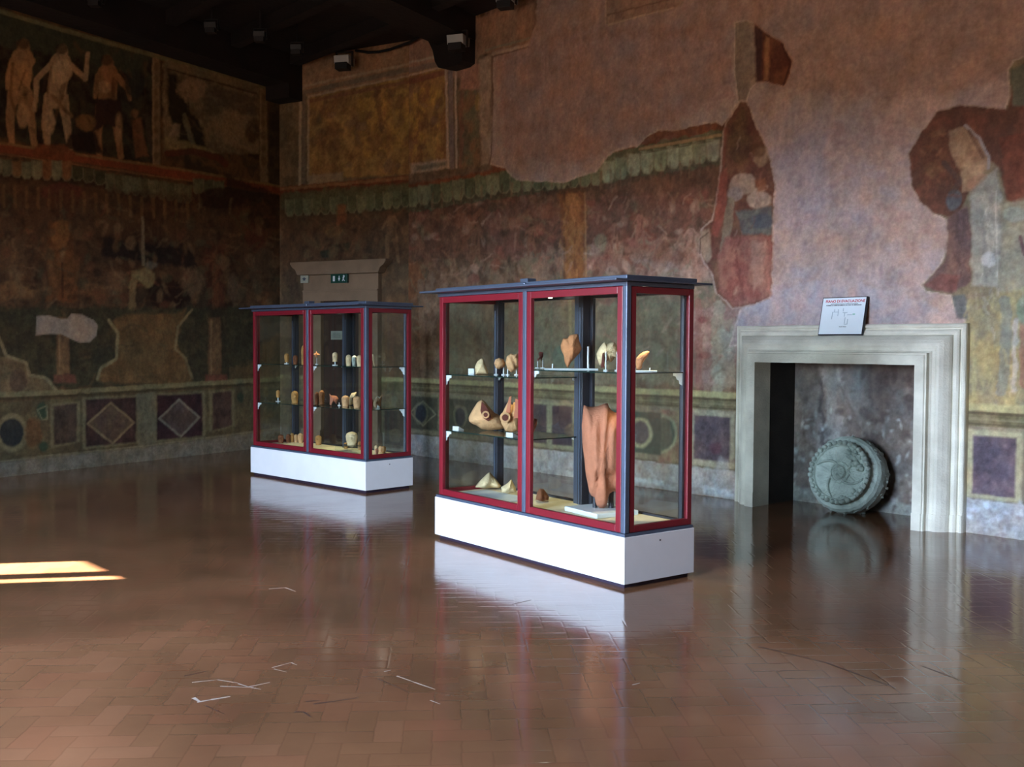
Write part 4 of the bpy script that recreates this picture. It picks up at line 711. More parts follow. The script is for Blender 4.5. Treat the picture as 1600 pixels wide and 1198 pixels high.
# evacuation plan leaning on the mantel
bl = on_main(1278, 517, -.12); br = on_main(1348, 517, -.12); tl = on_main(1284, 458.5, -.035)
wS = br[0]-bl[0]; hS = math.hypot(tl[2]-bl[2], .085); zS = OZ+.262
plan = empty('evacuation_plan', (bl[0]+wS/2, -.125, zS+.004)); plan.rotation_euler = (-math.atan2(.085, tl[2]-bl[2]), 0, 0)
tag(plan, 'white evacuation plan panel with black edge, leaning on the fireplace mantel', 'sign')
MB().box(-wS/2, wS/2, 0, .022, 0, hS).build('backing', M['black'], plan, .003)
MB().box(-wS/2+.008, wS/2-.012, -.0015, .001, .01, hS-.008).build('sheet', M['paper'], plan)
R90 = (PI/2, 0, 0)
text('PIANO DI EVACUAZIONE', .036, M['inkred'], plan, (.01, -.003, hS*.885), R90, 'red_title', .0006)
text('QUESTO EDIFICIO E DOTATO DI IMPIANTI DI SICUREZZA', .011, M['inkgrey'], plan, (.005, -.003, hS*.815), R90, 'small_heading')
text('NORME DI COMPORTAMENTO IN CASO DI EMERGENZA', .0145, M['inkgrey'], plan, (0, -.003, hS*.78), R90, 'small_heading', .0003)
text('PIANO PRIMO', .012, M['inkgrey'], plan, (.02, -.003, hS*.215), R90, 'small_heading')
mb = MB(); Z = lambda t: hS*t
for x0, z0, x1, z1 in [(-.11, .60, -.05, .61), (-.11, .42, -.105, .61), (-.05, .5, -.045, .68), (-.09, .6, -.085, .68), (.0, .58, .05, .59), (.02, .48, .025, .58), (.05, .52, .10, .53), (.03, .30, .035, .46), (.06, .28, .065, .42), (.03, .28, .065, .29), (.0, .62, .005, .70)]:
    mb = MB(); mb.box(x0, x1, -.003, -.001, Z(z0), Z(z1)); mb.build('plan_line', M['inkpale'], plan)
MB().box(.105, .13, -.0032, -.001, Z(.52), Z(.56)).build('green_area', M['inkgreen'], plan)

# ------------------------------------------------------------------ doorway on the corner wall
dirU = (B-A)/np.linalg.norm(B-A)                       # from A towards the corner
ang = math.atan2(-dirU[1], -dirU[0])
door = empty('door_1', (A[0]+dirU[0]*1.30, A[1]+dirU[1]*1.30, 0), ang); st(door)   # local x: towards A (right), -y: into the room
def cor_local(u, v, p=0.):
    nc = np.array([math.sin(ang), -math.cos(ang), 0]); P = plane(u, v, np.array([*A, 0])+nc*p, nc); d = P-np.array([door.location.x, door.location.y, 0])
    return d[0]*math.cos(ang)+d[1]*math.sin(ang), P[2]
xo0 = cor_local(501, 470, .1)[0]; xo1 = cor_local(560, 470, .1)[0]; xr = cor_local(590, 470, .1)[0]; xl = 2*(xo0+xo1)/2-xr
zb = 2.26
MB().box(xl, xo0, -.10, 0, 0, zb).box(xl-.02, xo0, -.12, 0, 0, .3).build('jamb', M['doorstone'], door, .006)
MB().box(xo1, xr, -.10, 0, 0, zb).box(xo1, xr+.02, -.12, 0, 0, .3).build('jamb', M['doorstone'], door, .006)
MB().box(xl, xr, -.10, 0, zb, 2.42).box(xl, xr, -.085, 0, 2.42, 2.66).box(xl, xr, -.11, 0, 2.40, 2.43).build('lintel', M['doorstone'], door, .006)
xc = (xl+xr)/2; mb = MB()
mb.prism([(xc-.90, 2.86), (xc+.90, 2.86), (xc+.90, 2.83), (xc+.86, 2.78), (xc+.80, 2.74), (xc+.76, 2.66), (xc-.76, 2.66), (xc-.80, 2.74), (xc-.86, 2.78), (xc-.90, 2.83)], 'y', -.17, 0)
mb.build('cornice', M['doorstone'], door, .008)
MB().box(xo0, xo1, -.03, -.002, 0, zb).build('door_leaf', M['doorwood'], door)
def cor_world(x, y, z): return (door.location.x+x*math.cos(ang)-y*math.sin(ang), door.location.y+x*math.sin(ang)+y*math.cos(ang), z)
# exit sign
x0, z1 = cor_local(517, 428.5, .13); x1, z0 = cor_local(542.5, 441.5, .13)
ex = empty('exit_sign', cor_world((x0+x1)/2, -.135, z0), ang); tag(ex, 'dark green emergency exit sign with white pictograms above the doorway', 'sign')
w = x1-x0; h = z1-z0; MB().box(-w/2, w/2, 0, .04, 0, h).build('panel', M['exitgreen'], ex, .004)
MB().box(-w*.36, -w*.24, -.003, .001, h*.2, h*.8).build('door_symbol', M['white'], ex)
mb = MB(); mb.prism([(-w*.05, h*.55), (w*.0, h*.55), (w*.0, h*.8), (w*.045, h*.8), (w*.045, h*.55), (w*.09, h*.55), (w*.02, h*.2)], 'y', -.003, .001)
mb.build('arrow_symbol', M['white'], ex); mb = MB(); mb.cyl((w*.31, -.003, h*.74), h*.13, .004, 12, axis='y')
mb.prism([(w*.24, h*.62), (w*.34, h*.64), (w*.30, h*.42), (w*.38, h*.2), (w*.33, h*.2), (w*.28, h*.36), (w*.24, h*.2), (w*.2, h*.2), (w*.25, h*.44)], 'y', -.003, .001)
mb.build('running_figure', M['white'], ex)
x0, z1 = cor_local(469, 430.5, .13); x1, z0 = cor_local(481, 441.5, .13); w = x1-x0; h = z1-z0
sg = empty('small_sign', cor_world((x0+x1)/2, -.125, z0), ang); tag(sg, 'small pale square sign with a grey arrow, left of the green exit sign', 'sign')
MB().box(-w/2, w/2, 0, .03, 0, h).build('panel', mat('pale_sign', (176, 178, 160), .6), sg, .003); MB().prism([(-.02, h*.3), (.02, h*.3), (.02, h*.5), (.045, h*.5), (0, h*.75), (-.045, h*.5), (-.02, h*.5)], 'y', -.003, .001).build('arrow', M['inkgrey'], sg)
x0, z1 = cor_local(517.5, 517, .03); x1, z0 = cor_local(535, 530.5, .03); w = x1-x0; h = z1-z0
nt_ = empty('door_notice', cor_world((x0+x1)/2, -.036, z0), ang); tag(nt_, 'pale printed notice fixed to the dark door behind the rear case', 'notice')
MB().box(-w/2, w/2, 0, .006, 0, h).build('sheet', mat('notice_paper', (170, 182, 170), .6), nt_); mb = MB()
for k in range(4): mb.box(-w*.35, w*.35, -.002, .001, h*(.25+.16*k), h*(.29+.16*k))
mb.build('printed_lines', M['inkgrey'], nt_)

# ------------------------------------------------------------------ floodlights and cable
def flood(P, rz, lab, s=1., in_light=True):
    r = empty('floodlight', tuple(P), rz); tag(r, lab, 'spotlight')
    MB().prism([(-.10*s, .02*s), (.10*s, .02*s), (.12*s, .13*s), (-.12*s, .13*s)], 'x', -.11*s, .11*s).build('housing', M['lampgrey'] if in_light else M['lampdark'], r, .006*s)  # ceiling lamps: the dimness up there is put into a darker housing colour
    MB().box(-.09*s, .09*s, -.125*s, .02*s, -.06*s, .03*s).build('visor', M['lampdark'], r, .004*s)
    MB().box(-.125*s, -.112*s, -.02*s, .03*s, .0, .2*s).box(.112*s, .125*s, -.02*s, .03*s, 0, .2*s).box(-.125*s, .125*s, -.02*s, .03*s, .19*s, .205*s).build('bracket', M['lampdark'], r)
    return r
fr = math.atan2(-.75, .66)+PI/2
P = on_main(537, 104, -.25); P = plane(538, 104, (-1.0, -.75, 0), (.342, -.94, 0)); flood(P, .6, 'grey floodlight on the wall above the yellow painted panel', 1.05)
P = on_main(716, 74, -.33); flood(P, .5, 'grey floodlight hanging at the beam end beside the pink plaster', 1.05)
P = on_main(792, 8, -.4); flood(P, .5, 'grey floodlight at the top edge of the view, right of the beam end', 1.)
for (u, v), lab in zip([(331, 48), (407, 62), (464, 82), (150, 6)], ['dim ceiling spotlight left of the beams, above the landscape fresco', 'dim ceiling spotlight above the painted corner pilaster', 'dim ceiling spotlight nearest the room corner', 'dim ceiling spotlight above the painted standing figures']):
    P = on_z(u, v, 5.62); r = flood(P, .8, lab, .7, False); MB().cyl((0, 0, .14), .012, .24, 8).build('stem', M['lampdark'], r)
pts = [cor_world(*[cor_local(u, v, .12)[0], -.12, cor_local(u, v, .12)[1]]) for u, v in ((556, 79), (575, 82), (592, 81), (610, 77))]+[tuple(on_main(u, v, -.12)) for u, v in ((640, 66), (658, 56))]
tag(tube(pts, .02, 8).build('cable', M['cable']), 'black cable sagging along the wall top under the dark ceiling', 'cable')

# ------------------------------------------------------------------ display cases
HL, HW, XM = 1.140, .332, .035
Z0, ZP, ZF, ZT = .03, .342, .362, 1.996
def rectframe(mb, a0, a1, z0, z1, w, y0, y1, axis='x'):
    def bx(p, q, r, s_): mb.box(p, q, y0, y1, r, s_) if axis == 'x' else mb.box(y0, y1, p, q, r, s_)
    bx(a0, a0+w, z0, z1); bx(a1-w, a1, z0, z1); bx(a0+w, a1-w, z0, z0+w); bx(a0+w, a1-w, z1-w, z1)
def make_case(cx, cy, rz, label, shelves):
    r = empty('display_case', (cx, cy, 0), rz); tag(r, label, 'display case')
    MB().box(-HL+.03, HL-.03, -HW+.03, HW-.03, 0, Z0+.005).build('toe_kick', M['toe'], r)
    p = MB().box(-HL, HL, -HW, HW, Z0, ZP).build('plinth', M['plinth'], r, .002)
    MB().cyl((HL-.001, -HW+.33, ZP-.05), .006, .003, 10, axis='x').build('keyhole', M['black'], p)
    MB().box(-HL+.006, HL-.006, -HW+.006, HW-.006, ZP, ZF).build('base_frame', M['steel'], r, .002)
    MB().box(-HL+.05, HL-.05, -HW+.045, HW-.045, ZF, ZF+.016).build('display_floor', M['cloth'], r)
    for x, y in ((HL-.036, -HW+.036), (-HL+.036, -HW+.05), (XM, -HW+.036), (HL-.066, HW-.06)):
        w = .021 if y < 0 else .014
        MB().box(x-w, x+w, y-w, y+w, ZF, ZT+.01).build('post', M['steel'], r, .006)
    for x0, x1, y0 in ((-HL+.03, -HL+.09, HW-.09), (XM-.005, XM+.05, HW-.12)):
        p = MB().box(x0, x1, y0, HW-.03, ZF, ZT).build('post', M['steeldark'], r, .004)  # rear posts: unlit side put into dark steel, highlight into a pale strip
        MB().box(x0+.018, x0+.03, y0-.006, y0+.002, ZF, ZT-.1).build('highlight_strip', M['steel'], p, .002)
    MB().box(XM-.06, XM-.004, HW-.11, HW-.03, ZF, ZT).build('post', M['steel'], r, .004)
    g = .0
    for a0, a1 in ((-HL+.032, XM-.027), (XM+.023, HL-.060)):
        mb = MB(); rectframe(mb, a0, a1, ZF+.002, ZT, .05, -HW+.018, -HW+.052); d = mb.build('door', M['red'], r, .004)
        MB().box(a0+.045, a1-.045, -HW+.032, -HW+.037, ZF+.045, ZT-.045).build('glass_pane', M['glass'], d)
        mb = MB(); rectframe(mb, a0+.03, a1-.02, ZF+.002, ZT, .03, HW-.05, HW-.02); d = mb.build('back_panel', M['steeldark'], r, .003)
        MB().box(a0+.06, a1-.05, HW-.037, HW-.033, ZF+.03, ZT-.03).build('glass_pane', M['glass'], d)
    for s in (-1, 1):
        x0, x1 = sorted((s*(HL-.052), s*(HL-.018))); mb = MB(); rectframe(mb, -HW+.060, HW-.010, ZF+.002, ZT, .045, x0, x1, 'y'); d = mb.build('side_panel', M['red'], r, .004)
        MB().box(s*(HL-.035)-.002, s*(HL-.035)+.002, -HW+.1, HW-.06, ZF+.04, ZT-.04).build('glass_pane', M['glass'], d)
    MB().box(-HL+.012, HL-.012, -HW+.012, HW-.012, ZT+.002, ZT+.028).build('top_frame', M['steel'], r, .003)
    rf = MB().box(-HL-.055, HL+.03, -HW-.125, HW+.125, ZT+.030, ZT+.044).build('roof', M['steel'], r, .003)
    MB().box(-HL+.0, HL-.0, -HW+.0, HW-.0, ZT+.044, ZT+.072).build('upstand', M['steel'], rf, .004)
    MB().box(XM-.06, XM+.03, -HW+.02, -HW+.1, ZT+.072, ZT+.100).cyl((XM+.06, -HW-.03, ZT+.044), .012, .02, 10).build('roof_bracket', M['steel'], rf, .003)
    for x, w in ((-HL*.5, .10), (XM+.45, .12)):
        MB().cyl((x, -.02, ZT-.022), w*.5, .02, 24).build('downlight', M['white'], r)
        MB().cyl((x+.30, .18, ZT-.02), .016, .018, 12).build('spot_bulb', M['bulb'], r)
    for bay, z in shelves:
        a0, a1 = (-HL+.055, XM-.03) if bay == 0 else (XM+.03, HL-.055)
        sh = MB().box(a0, a1, -HW+.056, HW-.07, z-.008, z).build('shelf', M['shelfglass'], r)
        MB().box(a0, a1, -HW+.0545, -HW+.056, z-.008, z).box(a0, a1, HW-.07, HW-.0685, z-.008, z).box(a1, a1+.0015, -HW+.056, HW-.07, z-.008, z).build('edge', M['shelfedge'], sh)
        for s in (0, 1):
            for y in (-HW+.062, HW-.076):
                if bay == 1 and s == 0 and y > 0: continue
                q = (a0+.002, 1) if s == 0 else (a1-.002, -1)
                P = [(q[0]+q[1]*a, z-.009-b) for a, b in ((0, 0), (.085, 0), (.085, .02), (.062, .024), (.048, .045), (.03, .052), (.024, .075), (0, .085))]
                MB().prism(P, 'y', y-.004, y+.004).build('bracket', M['white'], sh)
    return r
C1 = dict(c=np.array([6.7683, -3.4453, 0.]), rz=-.0731); C2 = dict(c=np.array([1.9387, -2.4818, 0.]), rz=.0774)
for C in (C1, C2): C['X'] = np.array([math.cos(C['rz']), math.sin(C['rz']), 0]); C['Y'] = np.array([-math.sin(C['rz']), math.cos(C['rz']), 0])
C1['obj'] = make_case(C1['c'][0], C1['c'][1], C1['rz'], 'large red-framed glass case on a white plinth, nearest, beside the fireplace', [(0, 1.362), (0, .90), (1, 1.425)])
C2['obj'] = make_case(C2['c'][0], C2['c'][1], C2['rz'], 'red-framed glass case on a white plinth, farther away before the doorway', [(0, 1.362), (0, .895), (1, 1.362), (1, .895)])
# pale boards on the floor of the near case
def case_pt(C, x, y, z): P = C['c']+C['X']*x+C['Y']*y; return (P[0], P[1], z)
bd = MB().box(-.42, .20, -.20, .12, 0, .012).build('display_board', M['greycloth']); bd.location = case_pt(C1, -.52, -.06, ZF+.0165); bd.rotation_euler = (0, 0, C1['rz'])
tag(bd, 'pale grey board lying under the two pointed fragments in the near case', 'board')

# ------------------------------------------------------------------ exhibits
def head_mesh(w, h, d, seed, hair=1., neck=.24, flat=0.):
    rd = random.Random(seed); nt, na = 26, 32; mb = MB(); R = []
    T = [0, .06, .16, .26, .36, .50, .64, .78, .88, .95, 1.0]; Q = [.45, .43, .41, .42, .45, .47, .485, .46, .38, .25, .0]
    ph = rd.uniform(0, 6)
    for i in range(nt+1):
        t = i/nt; r = float(np.interp(t, T, Q)); row = []
        for j in range(na):
            a = 2*PI*j/na; da = (a+PI/2+PI) % (2*PI)-PI      # 0 at the front (-y)
            g = lambda a0, t0, sa, s_t: math.exp(-((da-a0)/sa)**2-((t-t0)/s_t)**2)
            k = .13*g(0, .50, .18, .06)+.06*g(0, .56, .14, .07)-.085*(g(.42, .60, .2, .04)+g(-.42, .60, .2, .04))+.03*g(0, .40, .3, .025)+.04*g(0, .30, .3, .04)+.03*(g(.4, .66, .35, .03)+g(-.4, .66, .35, .03))
            if abs(da) > 1.0 or t > .76: k += hair*(.055+.012*math.sin(9*da+ph)+.01*math.sin(40*t))*(1 if t > .12 else 0)*min(1, (1-t)*8)
            rr = r+(k if t < .98 else 0); rr *= 1+rd.uniform(-.018, .018)
            y = rr*math.sin(a)*d
            if flat and y > 0: y *= (1-flat)
            row.append(mb.bm.verts.new((rr*math.cos(a)*w, y, t*h+rd.uniform(-.002, .002)*h)))
        R.append(row)
    for i in range(nt):
        for j in range(na): mb.bm.faces.new((R[i][j], R[i][(j+1) % na], R[i+1][(j+1) % na], R[i+1][j]))
    mb.bm.faces.new(R[0][::-1]); bmesh.ops.remove_doubles(mb.bm, verts=mb.bm.verts, dist=1e-5)
    return mb
def where(C, u, v, yl):
    P = plane(u, v, C['c']+C['Y']*yl, C['Y']); n = P-CAM; n[2] = 0; n /= np.linalg.norm(n); d = P-C['c']
    return P, n, d@C['X']
LOG = []
def head(C, yl, x0, y0, x1, y1, zs, m, label, turn=0., stand=False, seed=1, group=None, hair=1., bottom=False, flat=0., ymax=.19):
    u = (x0+x1)/2
    if bottom:
        P = on_z(u, y1, zs); n = P-CAM; n[2] = 0; n /= np.linalg.norm(n); xl, yl = (P-C['c'])@C['X'], (P-C['c'])@C['Y']
        yl = max(-.25, min(ymax, yl)); P, n, xl = where(C, u, y1, yl)
        while xl < -1.0: yl -= .03; P, n, xl = where(C, u, y1, yl)
    else: P, n, xl = where(C, u, y1, yl)
    dist = (P-CAM)@FWD; W = (x1-x0)/FPX*dist; H = (y1-y0)/FPX*dist
    LOG.append((label[:30], round(float(xl), 2), round(float(yl), 2), round(float(P[2]-zs), 3)))
    gap = max(.02, min(.10, P[2]-zs)) if stand else 0.
    rz = math.atan2(-n[0], n[1])+turn+((seed*37) % 11-5)*.09
    r = empty('terracotta_head', (P[0], P[1], zs+.001), rz); tag(r, label, 'votive head', group)
    o = head_mesh(W*.98, H, W*1.05, seed, hair, flat=flat).build('head', M[m], r, smooth=True); o.location.z = gap
    if stand: MB().cyl((0, 0, 0), .03, .006, 16).cyl((0, 0, .006), .006, gap, 8).build('stand', M['white'], r)
    return r
def relief(pts, thick, bulge, fn=None, n=64, K=10, seed=0, nz=.003):
    rd = random.Random(seed); P = np.array(pts, float); Q = np.r_[P, P[:1]]; L = np.r_[0, np.cumsum(np.hypot(*(Q[1:]-Q[:-1]).T))]
    t = np.linspace(0, L[-1], n, endpoint=False); S = np.c_[np.interp(t, L, Q[:, 0]), np.interp(t, L, Q[:, 1])]
    a = 0; cx = cz = 0
    for i in range(len(P)):
        q = P[i]; w_ = P[(i+1) % len(P)]; k = q[0]*w_[1]-w_[0]*q[1]; a += k; cx += (q[0]+w_[0])*k; cz += (q[1]+w_[1])*k
    c = np.array([cx/(3*a), cz/(3*a)]); mb = MB(); Fr = []; Bk = []
    for k in range(1, K+1):
        r = k/K; fr = []; bk = []
        for s in S:
            x, z = c+(s-c)*r; e = math.sqrt(max(0, 1-r**4)); y = -thick/2*e-bulge*(1-r*r)+(rd.uniform(-nz, nz) if k < K else 0)
            if fn: y += fn(x, z, r)
            fr.append(mb.bm.verts.new((x, y, z)))
            if k < K: bk.append(mb.bm.verts.new((x, thick/2*e-bulge*.4*(1-r*r)+rd.uniform(-nz, nz), z)))
        Fr.append(fr); Bk.append(bk if k < K else fr)
    cf = mb.bm.verts.new((c[0], -thick/2-bulge+(fn(c[0], c[1], 0) if fn else 0), c[1])); cb = mb.bm.verts.new((c[0], thick/2-bulge*.4, c[1]))
    for j in range(n):
        j2 = (j+1) % n; mb.bm.faces.new((cf, Fr[0][j], Fr[0][j2])); mb.bm.faces.new((cb, Bk[0][j2], Bk[0][j]))
        for k in range(K-1):
            mb.bm.faces.new((Fr[k][j], Fr[k+1][j], Fr[k+1][j2], Fr[k][j2])); mb.bm.faces.new((Bk[k][j2], Bk[k+1][j2], Bk[k+1][j], Bk[k][j]))
    return mb
def frag(name, C, yl, pts, zs, m, label, cat, thick=.05, bulge=.03, fn=None, mount=None, part='body', turn=0., seed=0, group=None, base=None, nz=.003):
    """a broken terracotta piece: outline seen in the photograph, given its own distance, size and thickness"""
    pts = np.array(pts, float); u = (pts[:, 0].min()+pts[:, 0].max())/2; v = pts[:, 1].max()
    P, n, xl = where(C, u, v if base is None else base, yl); rt = np.array([n[1], -n[0], 0]); loc = []
    for a, b in pts: q = plane(a, b, P, n); loc.append(((q-P)@rt, q[2]))
    loc = np.array(loc); zmin = loc[:, 1].min(); LOG.append((label[:30], round(float(xl), 2), yl, round(float(zmin-zs), 3)))
    lift = mount if mount is not None else 0.
    loc[:, 1] += -zmin+lift
    r = empty(name, (P[0], P[1], zs+.001), math.atan2(rt[1], rt[0])+turn); tag(r, label, cat, group)
    relief(loc, thick, bulge, fn, seed=seed, nz=nz).build(part, M[m], r, smooth=True)
    return r, loc
def pins(r, xs, h, y=0., base=None, rad=.004):
    mb = MB()
    for x in xs: mb.cyl((x, y, .005), rad, h, 8)
    if base: mb.box(base[0], base[1], -.05, .05, 0, .006)
    else:
        for x in xs: mb.cyl((x, y, 0), .018, .006, 14)
    mb.build('stand', M['white'], r)
T = 1.362
# near case, upper left shelf
r, l = frag('face_fragment', C1, -.05, [(743, 582), (742, 570), (746, 562), (752, 557), (756, 558), (758, 566), (761, 572), (763, 579), (762, 582)], T, 'cream', 'cream broken head fragment with pointed top, first on the upper shelf of the near case', 'fragment', .06, .03, seed=1)
cb = MB().box(-.028, .028, -.028, .028, 0, .045).build('display_block', M['white'], None, .003); P, n, _ = where(C1, 738.5, 585, -.05); cb.location = (P[0], P[1], T+.0005); cb.rotation_euler = (0, 0, .4)
tag(cb, 'small white cube left of the pointed cream fragment', 'block')
r, l = frag('head_fragment', C1, -.0, [(775, 574), (772, 566), (774, 560), (780, 557), (786, 559), (790, 565), (789, 571), (784, 573), (780, 575)], T, 'tan', 'rounded beige head fragment raised on pins beside the dark back post', 'fragment', .07, .035, mount=.045, seed=2); pins(r, (-.03, .03), .06)
r, l = frag('hair_fragment', C1, .05, [(793, 577), (790, 566), (792, 557), (798, 552), (804, 554), (808, 552), (812, 560), (811, 572), (805, 578), (799, 582)], T, 'tan', 'tan fragment with carved waves, right end of the upper shelf behind the red door frame', 'fragment', .06, .03, fn=lambda x, z, r: .006*math.sin(x*120+z*60), mount=.02, seed=3); pins(r, (-.04, .03), .05)
# near case, upper right shelf
T2 = 1.425
r, l = frag('small_fragment', C1, .0, [(840, 567), (839, 563), (843, 560), (841, 554), (843, 551), (849, 552), (849, 558), (847, 562), (846, 567), (844, 562)], T2, 'rim', 'tiny dark brown fragment on wire legs beside the middle post', 'fragment', .03, .012, mount=.05, seed=4); pins(r, (-.02, .02), .06, rad=.0025)
r, l = frag('leaf_fragment', C1, .02, [(886, 575), (882, 566), (881, 556), (877, 548), (876, 540), (880, 529), (887, 529), (890, 524), (896, 523), (903, 522), (905, 533), (909, 545), (905, 553), (898, 560), (892, 567), (888, 575)], T2, 'orange', 'tall leaf-shaped orange terracotta fragment tapering to a point on the upper right shelf', 'fragment', .05, .04, fn=lambda x, z, r: -.018*max(0, 1-abs(x-.01)/.03), mount=.012, seed=5); pins(r, (-.14, .13), .035, base=(-.2, .2)); MB().cyl((.125, .0, .01), .007, .16, 8).build('support_rod', M['white'], r)
r, l = frag('horned_fragment', C1, .06, [(937, 567), (933, 556), (932, 548), (936, 540), (941, 533), (945, 530), (948, 534), (954, 531), (960, 530), (965, 537), (970, 548), (968, 556), (961, 554), (955, 562), (949, 558), (946, 570), (942, 562)], T2, 'cream', 'rough cream fragment with dark red inner face, right on the upper right shelf', 'fragment', .07, .045, mount=.02, seed=6, nz=.006)
MB().prism([(-.055, .02), (-.03, .02), (-.035, .13), (-.045, .12)], 'y', -.085, -.06).build('red_inner_face', M['rim'], r); MB().prism([(.06, .07), (.095, .11), (.05, .12)], 'y', -.085, -.06).build('red_inner_face', M['rim'], r); pins(r, (-.02, .06), .13, y=-.09)
r, l = frag('crescent_fragment', C1, .08, [(995, 576), (993, 566), (994, 559), (999, 553), (1005, 549), (1012, 547), (1015, 549), (1012, 556), (1007, 561), (1004, 567), (1003, 574), (999, 577)], T2, 'orange', 'orange crescent fragment seen through the right glass side of the near case', 'fragment', .05, .02, mount=.01, seed=7); pins(r, (-.05, .05), .02, base=(-.07, .1))
# near case, middle shelf
T3 = .90
def hollow(cx, cz, rx, rz_, dep):
    return lambda x, z, r: dep*max(0, 1-((x-cx)/rx)**2-((z-cz)/rz_)**2)**.5 if ((x-cx)/rx)**2+((z-cz)/rz_)**2 < 1 else 0
r, l = frag('shell_vessel', C1, -.02, [(733, 662), (732, 656), (736, 648), (739, 643), (746, 632), (753, 628), (758, 631), (765, 640), (772, 648), (778, 651), (784, 655), (788, 664), (790, 672), (780, 675), (765, 676), (752, 674), (744, 668), (738, 666)], T3, 'tan', 'large open shell-shaped clay vessel with a dark hollow, on the middle shelf', 'fragment', .10, .08, seed=8)
MB().prism([(-.045, .245), (-.055, .17), (-.03, .11), (.01, .085), (.035, .11), (.01, .18), (-.02, .22)], 'y', -.142, -.10).build('hollow', M['rim'], r, .004)  # dark clay plate stands in for the shade inside the vessel
mb = MB(); mb.cyl((-.012, -.17, .14), .03, .06, 20, axis='y'); mb.build('spout', M['tan'], r, .002); MB().cyl((-.012, -.174, .14), .018, .006, 16, axis='y').build('spout_bore_shade', M['rim'], r)  # dark disc on the spout colours in the shade of its opening
r, l = frag('tubular_fragment', C1, .02, [(790, 673), (783, 660), (784, 647), (788, 638), (793, 628), (797, 626), (800, 633), (803, 627), (808, 630), (812, 628), (815, 640), (813, 660), (810, 672), (800, 675)], T3, 'tan', 'broken clay piece with upright walls and a ring socket, right on the middle shelf', 'fragment', .10, .05, seed=9)
MB().prism([(-.05, .15), (-.02, .29), (.0, .30), (-.01, .17)], 'y', -.12, -.09).prism([(.02, .12), (.03, .28), (.08, .25), (.08, .13)], 'y', -.115, -.085).build('inner_face', M['torso'], r, .003)
mb = MB(); mb.cyl((-.05, -.14, .13), .042, .05, 24, axis='y'); mb.build('ring_socket', M['tan'], r, .003); MB().cyl((-.05, -.144, .13), .026, .006, 20, axis='y').build('socket_bore_shade', M['rim'], r)  # dark disc colours in the shade inside the ring
r, l = frag('horn_fragment', C1, -.05, [(836, 666), (835, 650), (838, 640), (843, 635), (847, 637), (846, 646), (842, 655), (839, 664)], T3, 'torso', 'reddish horn-shaped fragment just right of the middle post', 'fragment', .05, .02, mount=0, seed=10)
r.location = case_pt(C1, -.045, -.16, T3+.001)
for (u, v), lab in (((716, 673), 'left end of the middle shelf'), ((800, 682), 'right front of the middle shelf')):
    P, n, _ = where(C1, u, v, -.22); b_ = MB().prism([(-.03, 0), (.03, 0), (.03, .008), (-.03, .035)], 'x', -.035, .035).build('label_block', M['greycloth']); b_.location = (P[0], P[1], T3+.0005); b_.rotation_euler = (0, 0, C1['rz']+.2)
    tag(b_, 'small pale blue label block, '+lab, 'label block')
# near case, floor
TB = ZF+.017; TG = TB+.0125
def frag_floor(name, C, pts, zs, m, label, base, **k):
    u = np.mean([p[0] for p in pts]); P = on_z(u, base, zs); yl = float(np.clip((P-C['c'])@C['Y'], -.24, .2)); return frag(name, C, yl, pts, zs, m, label, 'fragment', **k)
frag_floor('wing_fragment', C1, [(742, 762), (746, 756), (753, 748), (760, 741), (765, 738), (769, 742), (776, 750), (783, 759), (780, 762), (762, 763)], TG, 'cream', 'pale beige pointed wing fragment lying on the grey board', 763, thick=.09, bulge=.05, fn=lambda x, z, r: .02*math.sin(x*45), seed=11)
frag_floor('wing_fragment', C1, [(784, 769), (783, 761), (788, 758), (794, 754), (799, 749), (802, 755), (806, 763), (807, 769), (796, 771)], TG, 'cream', 'smaller beige pointed fragment at the right end of the grey board', 771, thick=.07, bulge=.04, fn=lambda x, z, r: .012*math.sin(x*50), seed=12)
frag_floor('cone_fragment', C1, [(837, 781), (839, 770), (843, 763), (849, 764), (854, 770), (858, 776), (857, 781), (848, 783)], TB, 'brown', 'small dark brown cone-shaped fragment on the floor of the near case', 783, thick=.09, bulge=.05, fn=lambda x, z, r: .01*math.sin(x*110), seed=13)
# torso on its slab
q = [on_z(u, v, TB+.035) for u, v in ((891, 790), (946.7, 806), (1010, 795), (948, 783))]; cs = sum(q)/4
sl = MB().box(-.20, .215, -.19, .18, 0, .035).build('display_slab', M['white'], None, .006); ls = np.array([(cs-C1['c'])@C1['X'], (cs-C1['c'])@C1['Y']]); ls[0] = min(ls[0], .88); ls[1] = np.clip(ls[1], -.08, .08)
sl.location = case_pt(C1, ls[0]-.02, ls[1], TB+.0005); sl.rotation_euler = (0, 0, C1['rz']-.12); tag(sl, 'white square slab under the draped terracotta torso', 'slab')
LOG.append(('slab', *[round(float(v), 2) for v in ls]))
def folds(x, z, r):
    e = 1-r**6; zz = (z-.1)/.85
    f = -.017*math.sin(x*105+1.6*math.sin(z*4))*e*min(1, max(.25, zz*1.3))
    f += -.016*math.sin(x*31+z*9)*e
    if z < .30 and -.06 < x < .10: f += .05*e*min(1, (.30-z)/.03)
    return f-.07*math.cos(min(1.5, abs(x)/.16*1.3))*e
tor, l = frag('draped_torso', C1, float(ls[1])+.0, [(912, 628), (918, 630), (928, 631), (940, 628), (945, 625), (950, 625), (952, 632), (957, 638), (964, 641), (972, 639), (976, 660), (977, 700), (976, 740), (974, 760), (966, 763), (956, 763), (951, 768), (950, 776), (948, 786), (944, 789), (936, 789), (931, 783), (929, 772), (924, 770), (921, 765), (918, 750), (915, 735), (913, 712), (910, 690), (909, 660)], TB+.036, 'torso', 'large draped terracotta torso with vertical folds, standing on two rods over a white slab', 'statue', .17, .03, folds, base=787, seed=14, nz=.002)
